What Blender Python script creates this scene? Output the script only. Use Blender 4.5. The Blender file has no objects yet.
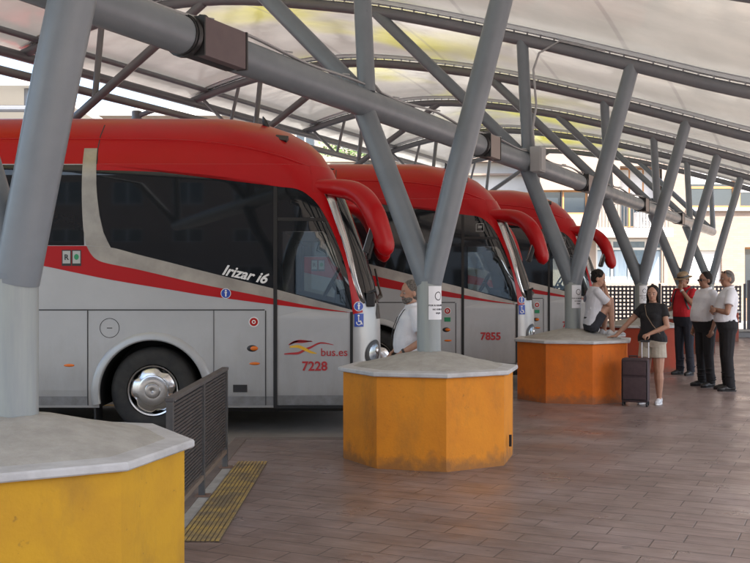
import bpy, bmesh, math, random
from mathutils import Vector, Matrix
random.seed(7)
C = bpy.context.scene
R = math.radians
# ------------------------------------------------------------------ camera
cam_d = bpy.data.cameras.new('camera'); cam = bpy.data.objects.new('camera', cam_d)
C.collection.objects.link(cam); C.camera = cam
cam.location = (0, 0, 1.55); cam.rotation_euler = (R(90), 0, 0)
cam_d.sensor_width = 36; cam_d.lens = 48; cam_d.shift_y = 0.0033
cam_d.clip_start = 0.1; cam_d.clip_end = 800
# ------------------------------------------------------------------ light
SUN_EL, SUN_AZ = 52, 150          # azimuth clockwise from +Y (behind the camera, to the right)
w = bpy.data.worlds.new('World'); C.world = w; w.use_nodes = True
wn = w.node_tree.nodes; wl = w.node_tree.links
bg = wn['Background']; sky = wn.new('ShaderNodeTexSky'); sky.sky_type = 'NISHITA'
sky.sun_disc = False; sky.sun_elevation = R(SUN_EL); sky.sun_rotation = R(SUN_AZ)
sky.air_density = 1.0; sky.dust_density = 3.0; sky.ozone_density = 1.0
bg.inputs['Strength'].default_value = 0.15; wl.new(sky.outputs[0], bg.inputs[0])
sd = bpy.data.lights.new('sun', 'SUN'); sun = bpy.data.objects.new('sun', sd); C.collection.objects.link(sun)
sd.energy = 4.6; sd.angle = R(0.5); sd.color = (1, 0.95, 0.87)
dirv = Vector((math.sin(R(SUN_AZ))*math.cos(R(SUN_EL)), math.cos(R(SUN_AZ))*math.cos(R(SUN_EL)), math.sin(R(SUN_EL))))
sun.rotation_euler = dirv.to_track_quat('Z', 'Y').to_euler()
C.view_settings.view_transform = 'Standard'; C.view_settings.look = 'None'
C.view_settings.exposure = 1.9; C.view_settings.gamma = 1
C.view_settings.use_curve_mapping = False
C.cycles.max_bounces = 8; C.cycles.diffuse_bounces = 5; C.cycles.transmission_bounces = 4
# ------------------------------------------------------------------ helpers
MATS = {}
def mat(name, col, rough=0.5, metal=0.0, col2=None, nscale=6.0, bump=0.0, bscale=40.0, spec=0.5, coat=0.0, rvar=0.0, contrast=(0.35, 0.65), stretch=None):
    if name in MATS: return MATS[name]
    m = bpy.data.materials.new(name); m.use_nodes = True; MATS[name] = m
    n = m.node_tree.nodes; l = m.node_tree.links; p = n['Principled BSDF']
    p.inputs['Base Color'].default_value = (*col, 1); p.inputs['Roughness'].default_value = rough
    p.inputs['Metallic'].default_value = metal; p.inputs['Specular IOR Level'].default_value = spec
    p.inputs['Coat Weight'].default_value = coat; p.inputs['Coat Roughness'].default_value = 0.06
    tc = n.new('ShaderNodeTexCoord'); src = tc.outputs['Object']
    if stretch:
        mp = n.new('ShaderNodeMapping'); mp.inputs['Scale'].default_value = stretch; l.new(src, mp.inputs[0]); src = mp.outputs[0]
    if col2 is not None or rvar:
        t = n.new('ShaderNodeTexNoise'); t.inputs['Scale'].default_value = nscale; t.inputs['Detail'].default_value = 7; t.inputs['Roughness'].default_value = 0.62
        l.new(src, t.inputs['Vector'])
        r = n.new('ShaderNodeMapRange'); r.inputs[1].default_value = contrast[0]; r.inputs[2].default_value = contrast[1]; l.new(t.outputs[0], r.inputs[0])
        if col2 is not None:
            mx = n.new('ShaderNodeMix'); mx.data_type = 'RGBA'; l.new(r.outputs[0], mx.inputs[0])
            mx.inputs[6].default_value = (*col, 1); mx.inputs[7].default_value = (*col2, 1); l.new(mx.outputs[2], p.inputs['Base Color'])
        if rvar:
            r2 = n.new('ShaderNodeMapRange'); r2.inputs[1].default_value = 0.3; r2.inputs[2].default_value = 0.7
            r2.inputs[3].default_value = max(0.02, rough-rvar); r2.inputs[4].default_value = rough+rvar
            l.new(t.outputs[0], r2.inputs[0]); l.new(r2.outputs[0], p.inputs['Roughness'])
    if bump:
        t2 = n.new('ShaderNodeTexNoise'); t2.inputs['Scale'].default_value = bscale; t2.inputs['Detail'].default_value = 5; l.new(src, t2.inputs['Vector'])
        b = n.new('ShaderNodeBump'); b.inputs['Strength'].default_value = bump; b.inputs['Distance'].default_value = 0.01
        l.new(t2.outputs[0], b.inputs['Height']); l.new(b.outputs[0], p.inputs['Normal'])
    return m
def obj(name, bm, m, parent=None, smooth=False, recalc=True):
    me = bpy.data.meshes.new(name)
    if recalc: bmesh.ops.recalc_face_normals(bm, faces=bm.faces)
    bm.to_mesh(me); bm.free()
    for mm in (m if isinstance(m, (list, tuple)) else [m]): me.materials.append(mm)
    if smooth:
        me.shade_smooth()
        if smooth is not True: me.set_sharp_from_angle(angle=R(smooth))
    o = bpy.data.objects.new(name, me); C.collection.objects.link(o)
    if parent: o.parent = parent
    return o
def tag(o, label=None, cat=None, group=None, kind=None):
    if label: o['label'] = label
    if cat: o['category'] = cat
    if group: o['group'] = group
    if kind: o['kind'] = kind
    return o
def thing(name, label, cat, loc=(0, 0, 0), rz=0, group=None, scale=1):
    o = bpy.data.objects.new(name, None); C.collection.objects.link(o)
    o.location = loc; o.rotation_euler = (0, 0, rz); o.scale = (scale,)*3; o.empty_display_size = 0.2
    return tag(o, label, cat, group)
def copy_tree(o, parent=None):
    c = o.copy(); C.collection.objects.link(c); c.parent = parent
    for ch in list(o.children): copy_tree(ch, c)
    return c
def box(bm, x0, x1, y0, y1, z0, z1, bev=0.0, M=None):
    r = bmesh.ops.create_cube(bm, size=1)
    mt = Matrix.Translation(((x0+x1)/2, (y0+y1)/2, (z0+z1)/2)) @ Matrix.Diagonal((abs(x1-x0), abs(y1-y0), abs(z1-z0), 1))
    bmesh.ops.transform(bm, matrix=mt, verts=r['verts'])
    vs = r['verts']
    if bev:
        es = list({e for v in vs for e in v.link_edges})
        rr = bmesh.ops.bevel(bm, geom=es, offset=bev, segments=2, affect='EDGES', profile=0.6)
        vs = list({v for f in rr['faces'] for v in f.verts} | {v for v in vs if v.is_valid})
    if M: bmesh.ops.transform(bm, matrix=M, verts=[v for v in vs if v.is_valid])
    return vs
def tube(bm, pts, radii, seg=12, flat=1.0, up=None, caps=True, M=None):
    """sweep; flat scales the second frame axis"""
    pts = [Vector(p) for p in pts]
    if not hasattr(radii, '__len__'): radii = [radii]*len(pts)
    n = len(pts); rings = []; prev = None
    for i in range(n):
        t = (pts[min(i+1, n-1)] - pts[max(i-1, 0)]).normalized()
        if up is not None: a = Vector(up)
        elif prev is not None: a = prev
        else: a = Vector((0, 0, 1)) if abs(t.z) < 0.9 else Vector((1, 0, 0))
        a = (a - t*a.dot(t)).normalized(); prev = a; b = t.cross(a)
        ring = []
        for k in range(seg):
            an = 2*math.pi*k/seg
            v = pts[i] + a*math.cos(an)*radii[i] + b*math.sin(an)*radii[i]*flat
            if M: v = M @ v
            ring.append(bm.verts.new(v))
        rings.append(ring)
    for i in range(n-1):
        for k in range(seg):
            bm.faces.new((rings[i][k], rings[i][(k+1) % seg], rings[i+1][(k+1) % seg], rings[i+1][k]))
    if caps:
        bm.faces.new(rings[0][::-1]); bm.faces.new(rings[-1])
    return rings
def ell(bm, c, r, M=None, seg=14):
    q = bmesh.ops.create_uvsphere(bm, u_segments=seg, v_segments=max(6, seg//2+2), radius=1)
    mt = Matrix.Translation(c) @ Matrix.Diagonal((*r, 1))
    if M: mt = M @ mt
    bmesh.ops.transform(bm, matrix=mt, verts=q['verts']); return q['verts']
def cap(bm, p0, p1, r0, r1, M=None, seg=10):
    tube(bm, [p0, p1], [r0, r1], seg=seg, M=M)
    ell(bm, p0, (r0,)*3, M, 10); ell(bm, p1, (r1,)*3, M, 10)
def poly(bm, pts):
    return bm.faces.new([bm.verts.new(p) for p in pts])
def smoothstep(a, b, x):
    t = max(0, min(1, (x-a)/(b-a))); return t*t*(3-2*t)
def lerp_tab(tab, x):
    if x <= tab[0][0]: return tab[0][1]
    for (a, b), (c, d) in zip(tab, tab[1:]):
        if x <= c: return b + (d-b)*(x-a)/(c-a)
    return tab[-1][1]
def smooth_tab(tab, x):           # catmull-rom through table
    n = len(tab)
    if x <= tab[0][0]: return tab[0][1]
    if x >= tab[-1][0]: return tab[-1][1]
    for i in range(n-1):
        if x <= tab[i+1][0]:
            x0, y0 = tab[i]; x1, y1 = tab[i+1]; h = x1-x0; t = (x-x0)/h
            m0 = (y1-tab[i-1][1])/(x1-tab[i-1][0]) if i else (y1-y0)/h
            m1 = (tab[i+2][1]-y0)/(tab[i+2][0]-x0) if i+2 < n else (y1-y0)/h
            return (2*t**3-3*t*t+1)*y0+(t**3-2*t*t+t)*h*m0+(-2*t**3+3*t*t)*y1+(t**3-t*t)*h*m1
# row frame: v runs along the row of columns, u across it (positive to the right of the camera)
CU, SU = 0.9021, 0.4315
def W(u, v, z=0.0): return Vector((CU*u + SU*v, -SU*u + CU*v, z))
ROWANG = math.atan2(-SU, CU)
# ------------------------------------------------------------------ materials
def m_paving():
    m = bpy.data.materials.new('paving'); m.use_nodes = True; n = m.node_tree.nodes; l = m.node_tree.links; p = n['Principled BSDF']
    tc = n.new('ShaderNodeTexCoord'); mp = n.new('ShaderNodeMapping'); mp.inputs['Rotation'].default_value = (0, 0, -ROWANG)
    l.new(tc.outputs['Object'], mp.inputs[0])
    br = n.new('ShaderNodeTexBrick'); l.new(mp.outputs[0], br.inputs[0]); br.inputs['Scale'].default_value = 1
    br.inputs['Brick Width'].default_value = 0.46; br.inputs['Row Height'].default_value = 0.2; br.inputs['Mortar Size'].default_value = 0.0055
    br.inputs['Mortar Smooth'].default_value = 0.6; br.inputs['Bias'].default_value = 0; br.offset = 0.37
    br.inputs['Color1'].default_value = (0.148, 0.103, 0.090, 1); br.inputs['Color2'].default_value = (0.200, 0.145, 0.126, 1); br.inputs['Mortar'].default_value = (0.058, 0.046, 0.045, 1)
    nz = n.new('ShaderNodeTexNoise'); nz.inputs['Scale'].default_value = 0.9; nz.inputs['Detail'].default_value = 9; nz.inputs['Roughness'].default_value = 0.68; l.new(mp.outputs[0], nz.inputs[0])
    r = n.new('ShaderNodeMapRange'); r.inputs[1].default_value = 0.42; r.inputs[2].default_value = 0.72; l.new(nz.outputs[0], r.inputs[0])
    mx = n.new('ShaderNodeMix'); mx.data_type = 'RGBA'; l.new(r.outputs[0], mx.inputs[0]); l.new(br.outputs[0], mx.inputs[6]); mx.inputs[7].default_value = (0.27, 0.21, 0.195, 1)
    # streaky wear along tiles
    mp2 = n.new('ShaderNodeMapping'); mp2.inputs['Scale'].default_value = (2.2, 9, 1); l.new(mp.outputs[0], mp2.inputs[0])
    n2 = n.new('ShaderNodeTexNoise'); n2.inputs['Scale'].default_value = 1.6; n2.inputs['Detail'].default_value = 6; l.new(mp2.outputs[0], n2.inputs[0])
    r2 = n.new('ShaderNodeMapRange'); r2.inputs[1].default_value = 0.35; r2.inputs[2].default_value = 0.7; r2.inputs[3].default_value = 0.82; r2.inputs[4].default_value = 1.16; l.new(n2.outputs[0], r2.inputs[0])
    mu = n.new('ShaderNodeVectorMath'); mu.operation = 'MULTIPLY'; l.new(mx.outputs[2], mu.inputs[0]); l.new(r2.outputs[0], mu.inputs[1])
    sp = n.new('ShaderNodeTexNoise'); sp.inputs['Scale'].default_value = 7; sp.inputs['Detail'].default_value = 2; l.new(mp.outputs[0], sp.inputs[0])
    spr = n.new('ShaderNodeMapRange'); spr.inputs[1].default_value = 0.69; spr.inputs[2].default_value = 0.73; spr.inputs[4].default_value = 0.55; l.new(sp.outputs[0], spr.inputs[0])
    ms = n.new('ShaderNodeMix'); ms.data_type = 'RGBA'; l.new(spr.outputs[0], ms.inputs[0]); l.new(mu.outputs[0], ms.inputs[6]); ms.inputs[7].default_value = (0.06, 0.05, 0.05, 1)
    mu = ms
    # re-apply joints
    mj = n.new('ShaderNodeMix'); mj.data_type = 'RGBA'; l.new(br.outputs['Fac'], mj.inputs[0]); l.new(mu.outputs[2], mj.inputs[6]); mj.inputs[7].default_value = (0.072, 0.056, 0.052, 1)
    l.new(mj.outputs[2], p.inputs['Base Color'])
    rr = n.new('ShaderNodeMapRange'); rr.inputs[1].default_value = 0.35; rr.inputs[2].default_value = 0.7; rr.inputs[3].default_value = 0.46; rr.inputs[4].default_value = 0.25
    n3 = n.new('ShaderNodeTexNoise'); n3.inputs['Scale'].default_value = 1.7; n3.inputs['Detail'].default_value = 7; l.new(mp.outputs[0], n3.inputs[0]); l.new(n3.outputs[0], rr.inputs[0]); l.new(rr.outputs[0], p.inputs['Roughness'])
    ad = n.new('ShaderNodeMath'); ad.operation = 'MULTIPLY_ADD'; l.new(br.outputs['Fac'], ad.inputs[0]); ad.inputs[1].default_value = -1.0; l.new(n2.outputs[0], ad.inputs[2])
    b = n.new('ShaderNodeBump'); b.inputs['Strength'].default_value = 0.5; b.inputs['Distance'].default_value = 0.006; l.new(ad.outputs[0], b.inputs['Height']); l.new(b.outputs[0], p.inputs['Normal'])
    return m
def m_membrane():
    m = bpy.data.materials.new('membrane'); m.use_nodes = True; n = m.node_tree.nodes; l = m.node_tree.links; p = n['Principled BSDF']; out = n['Material Output']
    uv = n.new('ShaderNodeUVMap'); sx = n.new('ShaderNodeSeparateXYZ'); l.new(uv.outputs[0], sx.inputs[0])
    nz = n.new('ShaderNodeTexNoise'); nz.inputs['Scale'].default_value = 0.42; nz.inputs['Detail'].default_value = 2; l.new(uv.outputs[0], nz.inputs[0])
    # yellow-green reflected glow near the ridge, painted into the membrane colour
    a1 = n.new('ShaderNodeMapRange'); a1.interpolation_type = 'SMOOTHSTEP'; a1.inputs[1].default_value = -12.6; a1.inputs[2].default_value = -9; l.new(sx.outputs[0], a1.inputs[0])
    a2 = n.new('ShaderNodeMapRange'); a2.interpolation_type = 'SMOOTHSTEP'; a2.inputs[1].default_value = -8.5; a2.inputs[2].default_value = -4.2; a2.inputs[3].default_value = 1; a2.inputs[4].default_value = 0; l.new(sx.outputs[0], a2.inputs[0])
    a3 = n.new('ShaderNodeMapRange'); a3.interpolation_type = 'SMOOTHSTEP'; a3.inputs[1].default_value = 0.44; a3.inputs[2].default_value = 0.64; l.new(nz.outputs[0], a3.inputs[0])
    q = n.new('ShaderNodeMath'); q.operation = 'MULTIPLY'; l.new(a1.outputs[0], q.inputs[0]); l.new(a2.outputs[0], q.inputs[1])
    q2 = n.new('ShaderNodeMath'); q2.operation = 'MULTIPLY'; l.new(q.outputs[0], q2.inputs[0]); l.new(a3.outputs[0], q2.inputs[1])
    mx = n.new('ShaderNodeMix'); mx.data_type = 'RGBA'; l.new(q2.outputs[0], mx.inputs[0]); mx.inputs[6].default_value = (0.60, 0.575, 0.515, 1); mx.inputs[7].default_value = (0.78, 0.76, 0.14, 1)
    # seams
    def stripe(period, width, off):
        w_ = n.new('ShaderNodeMath'); w_.operation = 'ADD'; l.new(sx.outputs[0], w_.inputs[0]); w_.inputs[1].default_value = off+100*period
        d = n.new('ShaderNodeMath'); d.operation = 'PINGPONG'; l.new(w_.outputs[0], d.inputs[0]); d.inputs[1].default_value = period/2
        c = n.new('ShaderNodeMapRange'); c.interpolation_type = 'SMOOTHSTEP'; c.inputs[1].default_value = width*0.4; c.inputs[2].default_value = width; c.inputs[3].default_value = 1; c.inputs[4].default_value = 0; l.new(d.outputs[0], c.inputs[0]); return c
    s1 = stripe(2.3, 0.05, 0.4)
    m2 = n.new('ShaderNodeMix'); m2.data_type = 'RGBA'
    k = n.new('ShaderNodeMath'); k.operation = 'MULTIPLY'; k.inputs[1].default_value = 0.32; l.new(s1.outputs[0], k.inputs[0]); l.new(k.outputs[0], m2.inputs[0]); l.new(mx.outputs[2], m2.inputs[6]); m2.inputs[7].default_value = (0.25, 0.23, 0.22, 1)
    # dust
    n4 = n.new('ShaderNodeTexNoise'); n4.inputs['Scale'].default_value = 1.3; n4.inputs['Detail'].default_value = 8; l.new(uv.outputs[0], n4.inputs[0])
    r4 = n.new('ShaderNodeMapRange'); r4.inputs[1].default_value = 0.3; r4.inputs[2].default_value = 0.75; r4.inputs[3].default_value = 0.85; r4.inputs[4].default_value = 1.08; l.new(n4.outputs[0], r4.inputs[0])
    mu = n.new('ShaderNodeVectorMath'); mu.operation = 'MULTIPLY'; l.new(m2.outputs[2], mu.inputs[0]); l.new(r4.outputs[0], mu.inputs[1])
    wv = n.new('ShaderNodeTexNoise'); wv.inputs['Scale'].default_value = 0.9; wv.inputs['Detail'].default_value = 3; l.new(uv.outputs[0], wv.inputs[0])
    bb = n.new('ShaderNodeBump'); bb.inputs['Strength'].default_value = 0.5; bb.inputs['Distance'].default_value = 0.08; l.new(wv.outputs[0], bb.inputs['Height']); l.new(bb.outputs[0], p.inputs['Normal'])
    l.new(mu.outputs[0], p.inputs['Base Color']); p.inputs['Roughness'].default_value = 0.2; p.inputs['Specular IOR Level'].default_value = 0.9
    tr = n.new('ShaderNodeBsdfTranslucent'); l.new(mu.outputs[0], tr.inputs[0])
    ms = n.new('ShaderNodeMixShader'); ms.inputs[0].default_value = 0.085; l.new(p.outputs[0], ms.inputs[1]); l.new(tr.outputs[0], ms.inputs[2]); l.new(ms.outputs[0], out.inputs[0])
    return m
def m_facade(name, c1, c2, mortar, bw=0.3, rh=0.09):
    m = bpy.data.materials.new(name); m.use_nodes = True; n = m.node_tree.nodes; l = m.node_tree.links; p = n['Principled BSDF']
    tc = n.new('ShaderNodeTexCoord'); sp = n.new('ShaderNodeSeparateXYZ'); cb = n.new('ShaderNodeCombineXYZ'); l.new(tc.outputs['Object'], sp.inputs[0]); l.new(sp.outputs[0], cb.inputs[0]); l.new(sp.outputs[2], cb.inputs[1])
    br = n.new('ShaderNodeTexBrick'); l.new(cb.outputs[0], br.inputs[0]); br.inputs['Scale'].default_value = 1; br.inputs['Brick Width'].default_value = bw; br.inputs['Row Height'].default_value = rh
    br.inputs['Mortar Size'].default_value = 0.008; br.inputs['Color1'].default_value = (*c1, 1); br.inputs['Color2'].default_value = (*c2, 1); br.inputs['Mortar'].default_value = (*mortar, 1)
    l.new(br.outputs[0], p.inputs['Base Color']); p.inputs['Roughness'].default_value = 0.85; return m
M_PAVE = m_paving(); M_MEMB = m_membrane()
M_BRICK = m_facade('beige_brick', (0.25, 0.185, 0.145), (0.28, 0.21, 0.168), (0.215, 0.165, 0.135))
M_PLAST = mat('render_wall', (0.29, 0.228, 0.185), 0.9, col2=(0.255, 0.20, 0.165), nscale=1.0)
M_WHITEW = mat('white_wall', (0.62, 0.61, 0.58), 0.85, col2=(0.55, 0.54, 0.51), nscale=1.3)
M_PIPE = mat('grey_pipe_paint', (0.165, 0.192, 0.217), 0.34, 0.0, col2=(0.14, 0.165, 0.188), nscale=3.0, bump=0.04, bscale=90, spec=0.5, rvar=0.07)
M_PIPE2 = mat('brownish_pipe_paint', (0.145, 0.155, 0.175), 0.36, 0.0, col2=(0.165, 0.17, 0.185), nscale=3.0)
M_STEMB = mat('stem_paint', (0.235, 0.262, 0.272), 0.42, col2=(0.30, 0.33, 0.31), nscale=2.2, stretch=(6, 6, 0.6), rvar=0.08)
M_ALU = mat('aluminium', (0.55, 0.57, 0.6), 0.35, 0.7)
M_CONC = mat('concrete_mound', (0.40, 0.385, 0.35), 0.9, col2=(0.31, 0.295, 0.265), nscale=7.0, bump=0.6, bscale=45)
M_SLAB = mat('slab_stone', (0.50, 0.50, 0.50), 0.7, col2=(0.38, 0.375, 0.37), nscale=7.0, bump=0.1, bscale=70, contrast=(0.4, 0.7))
M_ROAD = mat('asphalt', (0.19, 0.17, 0.15), 0.85, col2=(0.26, 0.23, 0.20), nscale=0.8, bump=0.4, bscale=120)
M_KERB = mat('kerb_concrete', (0.33, 0.32, 0.30), 0.85, col2=(0.24, 0.23, 0.21), nscale=6, bump=0.2)
M_YLINE = mat('yellow_line', (0.50, 0.30, 0.06), 0.8, col2=(0.28, 0.20, 0.10), nscale=5)
M_TACT = mat('tactile_yellow', (0.42, 0.29, 0.08), 0.75, col2=(0.20, 0.155, 0.09), nscale=5, contrast=(0.38, 0.6))
M_TACTD = mat('tactile_groove', (0.12, 0.095, 0.07), 0.8)
M_RED = mat('bus_red', (0.44, 0.003, 0.007), 0.30, coat=0.0, col2=(0.41, 0.003, 0.006), nscale=2.5, spec=0.32)
M_SILV = mat('bus_silver', (0.47, 0.48, 0.49), 0.38, metal=0.25, coat=0.3, col2=(0.43, 0.44, 0.45), nscale=1.5)
M_SILVD = mat('bus_skirt', (0.22, 0.22, 0.225), 0.6, col2=(0.16, 0.155, 0.15), nscale=8)
M_GLASS = mat('tinted_glass', (0.008, 0.010, 0.012), 0.035, spec=0.5, col2=(0.012, 0.014, 0.017), nscale=1.0)
M_DOORG = mat('door_glass', (0.05, 0.075, 0.08), 0.03, metal=0.0, spec=1.0, col2=(0.20, 0.26, 0.26), nscale=1.6, contrast=(0.45, 0.6))
def m_clear():
    m = bpy.data.materials.new('clear_glass'); m.use_nodes = True; n = m.node_tree.nodes; l = m.node_tree.links
    g = n.new('ShaderNodeBsdfGlossy'); g.inputs['Roughness'].default_value = 0.02; g.inputs[0].default_value = (0.85, 0.9, 0.9, 1)
    t = n.new('ShaderNodeBsdfTransparent'); t.inputs[0].default_value = (0.60, 0.68, 0.68, 1); f = n.new('ShaderNodeFresnel'); f.inputs[0].default_value = 1.55
    a = n.new('ShaderNodeMath'); a.operation = 'MULTIPLY_ADD'; l.new(f.outputs[0], a.inputs[0]); a.inputs[1].default_value = 1.0; a.inputs[2].default_value = 0.10
    ms = n.new('ShaderNodeMixShader'); l.new(a.outputs[0], ms.inputs[0]); l.new(t.outputs[0], ms.inputs[1]); l.new(g.outputs[0], ms.inputs[2]); l.new(ms.outputs[0], n['Material Output'].inputs[0]); return m
M_CLEAR = m_clear()
M_TRIM = mat('satin_trim', (0.44, 0.41, 0.36), 0.3, metal=0.75, col2=(0.30, 0.28, 0.25), nscale=2.5)
M_BLACK = mat('black_rubber', (0.012, 0.012, 0.013), 0.6)
M_BLK2 = mat('black_plastic', (0.02, 0.02, 0.022), 0.4)
M_TYRE = mat('tyre', (0.018, 0.018, 0.019), 0.75, col2=(0.035, 0.033, 0.03), nscale=9, bump=0.2, bscale=30)
M_CHROME = mat('wheel_metal', (0.62, 0.62, 0.62), 0.22, metal=1.0, rvar=0.08, nscale=6)
M_SEAM = mat('panel_gap', (0.04, 0.04, 0.042), 0.7)
M_GAPS = mat('panel_gap_soft', (0.16, 0.16, 0.165), 0.7)
M_AMBER = mat('amber_lens', (0.75, 0.17, 0.015), 0.25, spec=0.6)
M_LENSR = mat('red_lens', (0.45, 0.01, 0.01), 0.25)
M_LAMP = mat('lamp_lens', (0.34, 0.37, 0.39), 0.1, metal=0.5, col2=(0.12, 0.13, 0.14), nscale=9)
M_BLUE = mat('sign_blue', (0.02, 0.07, 0.42), 0.4)
M_WHITE = mat('sign_white', (0.8, 0.8, 0.8), 0.5)
M_TXTR = mat('text_red', (0.45, 0.03, 0.035), 0.4)
M_LOGY = mat('logo_yellow', (0.80, 0.45, 0.03), 0.4)
M_GREEN = mat('sign_green', (0.02, 0.28, 0.12), 0.4)
M_PAPER = mat('paper', (0.74, 0.75, 0.78), 0.7, col2=(0.68, 0.69, 0.72), nscale=5)
M_INK = mat('ink', (0.03, 0.03, 0.04), 0.6)
M_BAR = mat('barrier_paint', (0.055, 0.058, 0.064), 0.5, col2=(0.09, 0.085, 0.08), nscale=9)
M_BARTOP = mat('barrier_rail', (0.10, 0.092, 0.09), 0.55, col2=(0.07, 0.065, 0.065), nscale=9)
M_BARPANEL = mat('barrier_slat', (0.075, 0.066, 0.062), 0.55, col2=(0.05, 0.047, 0.046), nscale=9)
M_FENCE = mat('fence_lattice', (0.016, 0.019, 0.036), 0.5)
M_BOXP = mat('joint_box_face', (0.095, 0.07, 0.078), 0.5, col2=(0.12, 0.09, 0.095), nscale=4)
M_JTAN = mat('joint_tan', (0.25, 0.215, 0.20), 0.5)
M_JBOX = mat('junction_box', (0.33, 0.34, 0.35), 0.55)
def dusty(m, z0, z1, col):
    n = m.node_tree.nodes; l = m.node_tree.links; p = n['Principled BSDF']; src = p.inputs['Base Color'].links[0].from_socket
    tc = n.new('ShaderNodeTexCoord'); sz = n.new('ShaderNodeSeparateXYZ'); l.new(tc.outputs['Object'], sz.inputs[0])
    mp = n.new('ShaderNodeMapping'); mp.inputs['Scale'].default_value = (2.5, 2.5, 0.8); l.new(tc.outputs['Object'], mp.inputs[0])
    t = n.new('ShaderNodeTexNoise'); t.inputs['Scale'].default_value = 2.2; t.inputs['Detail'].default_value = 9; t.inputs['Roughness'].default_value = 0.7; l.new(mp.outputs[0], t.inputs[0])
    a = n.new('ShaderNodeMath'); a.operation = 'MULTIPLY_ADD'; l.new(t.outputs[0], a.inputs[0]); a.inputs[1].default_value = -1.1; l.new(sz.outputs[2], a.inputs[2])
    r = n.new('ShaderNodeMapRange'); r.inputs[1].default_value = z0; r.inputs[2].default_value = z1; r.inputs[3].default_value = 0.6; r.inputs[4].default_value = 0; l.new(a.outputs[0], r.inputs[0])
    mx = n.new('ShaderNodeMix'); mx.data_type = 'RGBA'; l.new(r.outputs[0], mx.inputs[0]); l.new(src, mx.inputs[6]); mx.inputs[7].default_value = (*col, 1); l.new(mx.outputs[2], p.inputs['Base Color'])
dusty(M_SILV, -0.30, 0.55, (0.27, 0.25, 0.225))
# ------------------------------------------------------------------ setting: ground
def struct(name, bm, m, **k): return tag(obj(name, bm, m, **k), kind='structure')
bm = bmesh.new(); poly(bm, [(-400, -400, -0.154), (400, -400, -0.154), (400, 400, -0.154), (-400, 400, -0.154)]); struct('ground', bm, mat('far_ground', (0.20, 0.185, 0.17), 0.9, col2=(0.15, 0.14, 0.13), nscale=0.3))
bm = bmesh.new(); poly(bm, [(-30, -3, -0.15), (12, -3, -0.15), (12, 27, -0.15), (-30, 27, -0.15)]); struct('road', bm, M_ROAD)
# platform with saw-tooth bays (step back every bay)
edge = []
PX = -1.28
for k in range(0, 4):
    edge.append((PX + 2.2*k, 5.35 + 4.6*k - (9 if k == 0 else 0))); edge.append((PX + 2.2*k, 9.95 + 4.6*k))
bands = [(-14, -3.65, -3.4)] + [(edge[2*k][1], edge[2*k+1][1], edge[2*k][0]) for k in range(4)] + [(edge[-1][1], 31.9, edge[-1][0])]
bm = bmesh.new()
for ya, yb, xa in bands: poly(bm, [(xa, ya, 0), (40, ya, 0), (40, yb, 0), (xa, yb, 0)])
struct('platform_paving', bm, M_PAVE)
bm = bmesh.new()
def kerb(x0, y0, x1, y1, wdt=0.13):
    d = Vector((x1-x0, y1-y0, 0)); L = d.length; d.normalize(); nrm = Vector((-d.y, d.x, 0))
    M = Matrix(((d.x, nrm.x, 0, x0), (d.y, nrm.y, 0, y0), (0, 0, 1, 0), (0, 0, 0, 1)))
    box(bm, 0, L, 0.0, wdt, -0.153, 0.006, 0.008, M)
for i in range(len(edge)-1):
    (x0, y0), (x1, y1) = edge[i], edge[i+1]
    if abs(x1-x0) < 1e-6: kerb(x1+0.0, y1-0.0 if i else y1, x0, y0 if i == 0 else y0+0.135) if False else box(bm, x0-0.13, x0, y0 + (0.132 if i else 0), y1, -0.153, 0.006, 0.008)
    else: box(bm, x0-0.13, x1, y0+0.002, y0+0.13, -0.153, 0.0062, 0.008)
box(bm, edge[-1][0]-0.13, edge[-1][0], edge[-1][1]+0.0, 31.9, -0.153, 0.006, 0.008)
struct('kerb', bm, mat('kerb_paint', (0.12, 0.095, 0.085), 0.8, col2=(0.16, 0.13, 0.115), nscale=5, bump=0.2))
bm = bmesh.new(); poly(bm, [(-1.278, 5.9, 0.004), (-1.20, 5.9, 0.004), (-1.20, 8.55, 0.004), (-1.278, 8.55, 0.004)]); struct('concrete_strip', bm, M_KERB)
bm = bmesh.new()
for k in range(4):
    yb = 13.92+4.6*k; xe = -0.2+2.2*k
    poly(bm, [(-16, yb, -0.146), (xe, yb, -0.146), (xe, yb+0.14, -0.146), (-16, yb+0.14, -0.146)])
struct('bay_markings', bm, M_YLINE)
bm = bmesh.new()
poly(bm, [(-1.62, 8.98, 0.004), (-1.62, 8.98, 0.004), (-1.62, 8.98, 0.004)]) if False else None
for (x, y, a, b) in [(-1.16, 9.22, 0.30, 0.035), (-0.80, 9.28, 0.12, 0.03)]:
    poly(bm, [(x, y-b/2, 0.004), (x+a, y-b/2+0.03, 0.004), (x+a, y+b/2, 0.004), (x+0.03, y+b/2, 0.004)])
struct('worn_paint_marking', bm, mat('worn_white', (0.30, 0.29, 0.28), 0.8, col2=(0.14, 0.11, 0.10), nscale=14, contrast=(0.4, 0.6)))
bm = bmesh.new(); x0, x1, y0, y1 = -1.195, -0.93, 6.0, 8.6
poly(bm, [(x0, y0, 0.004), (x1, y0, 0.004), (x1, y1, 0.004), (x0, y1, 0.004)])
o = struct('tactile_paving', bm, M_TACTD); bm = bmesh.new()
for k in range(9):
    a = x0+0.004+k*0.0292
    yy = y0+0.005
    while yy < y1-0.05:
        box(bm, a, a+0.019, yy, yy+0.29, 0.0045, 0.009); yy += 0.3
obj('tactile_ribs', bm, M_TACT, o)
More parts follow.
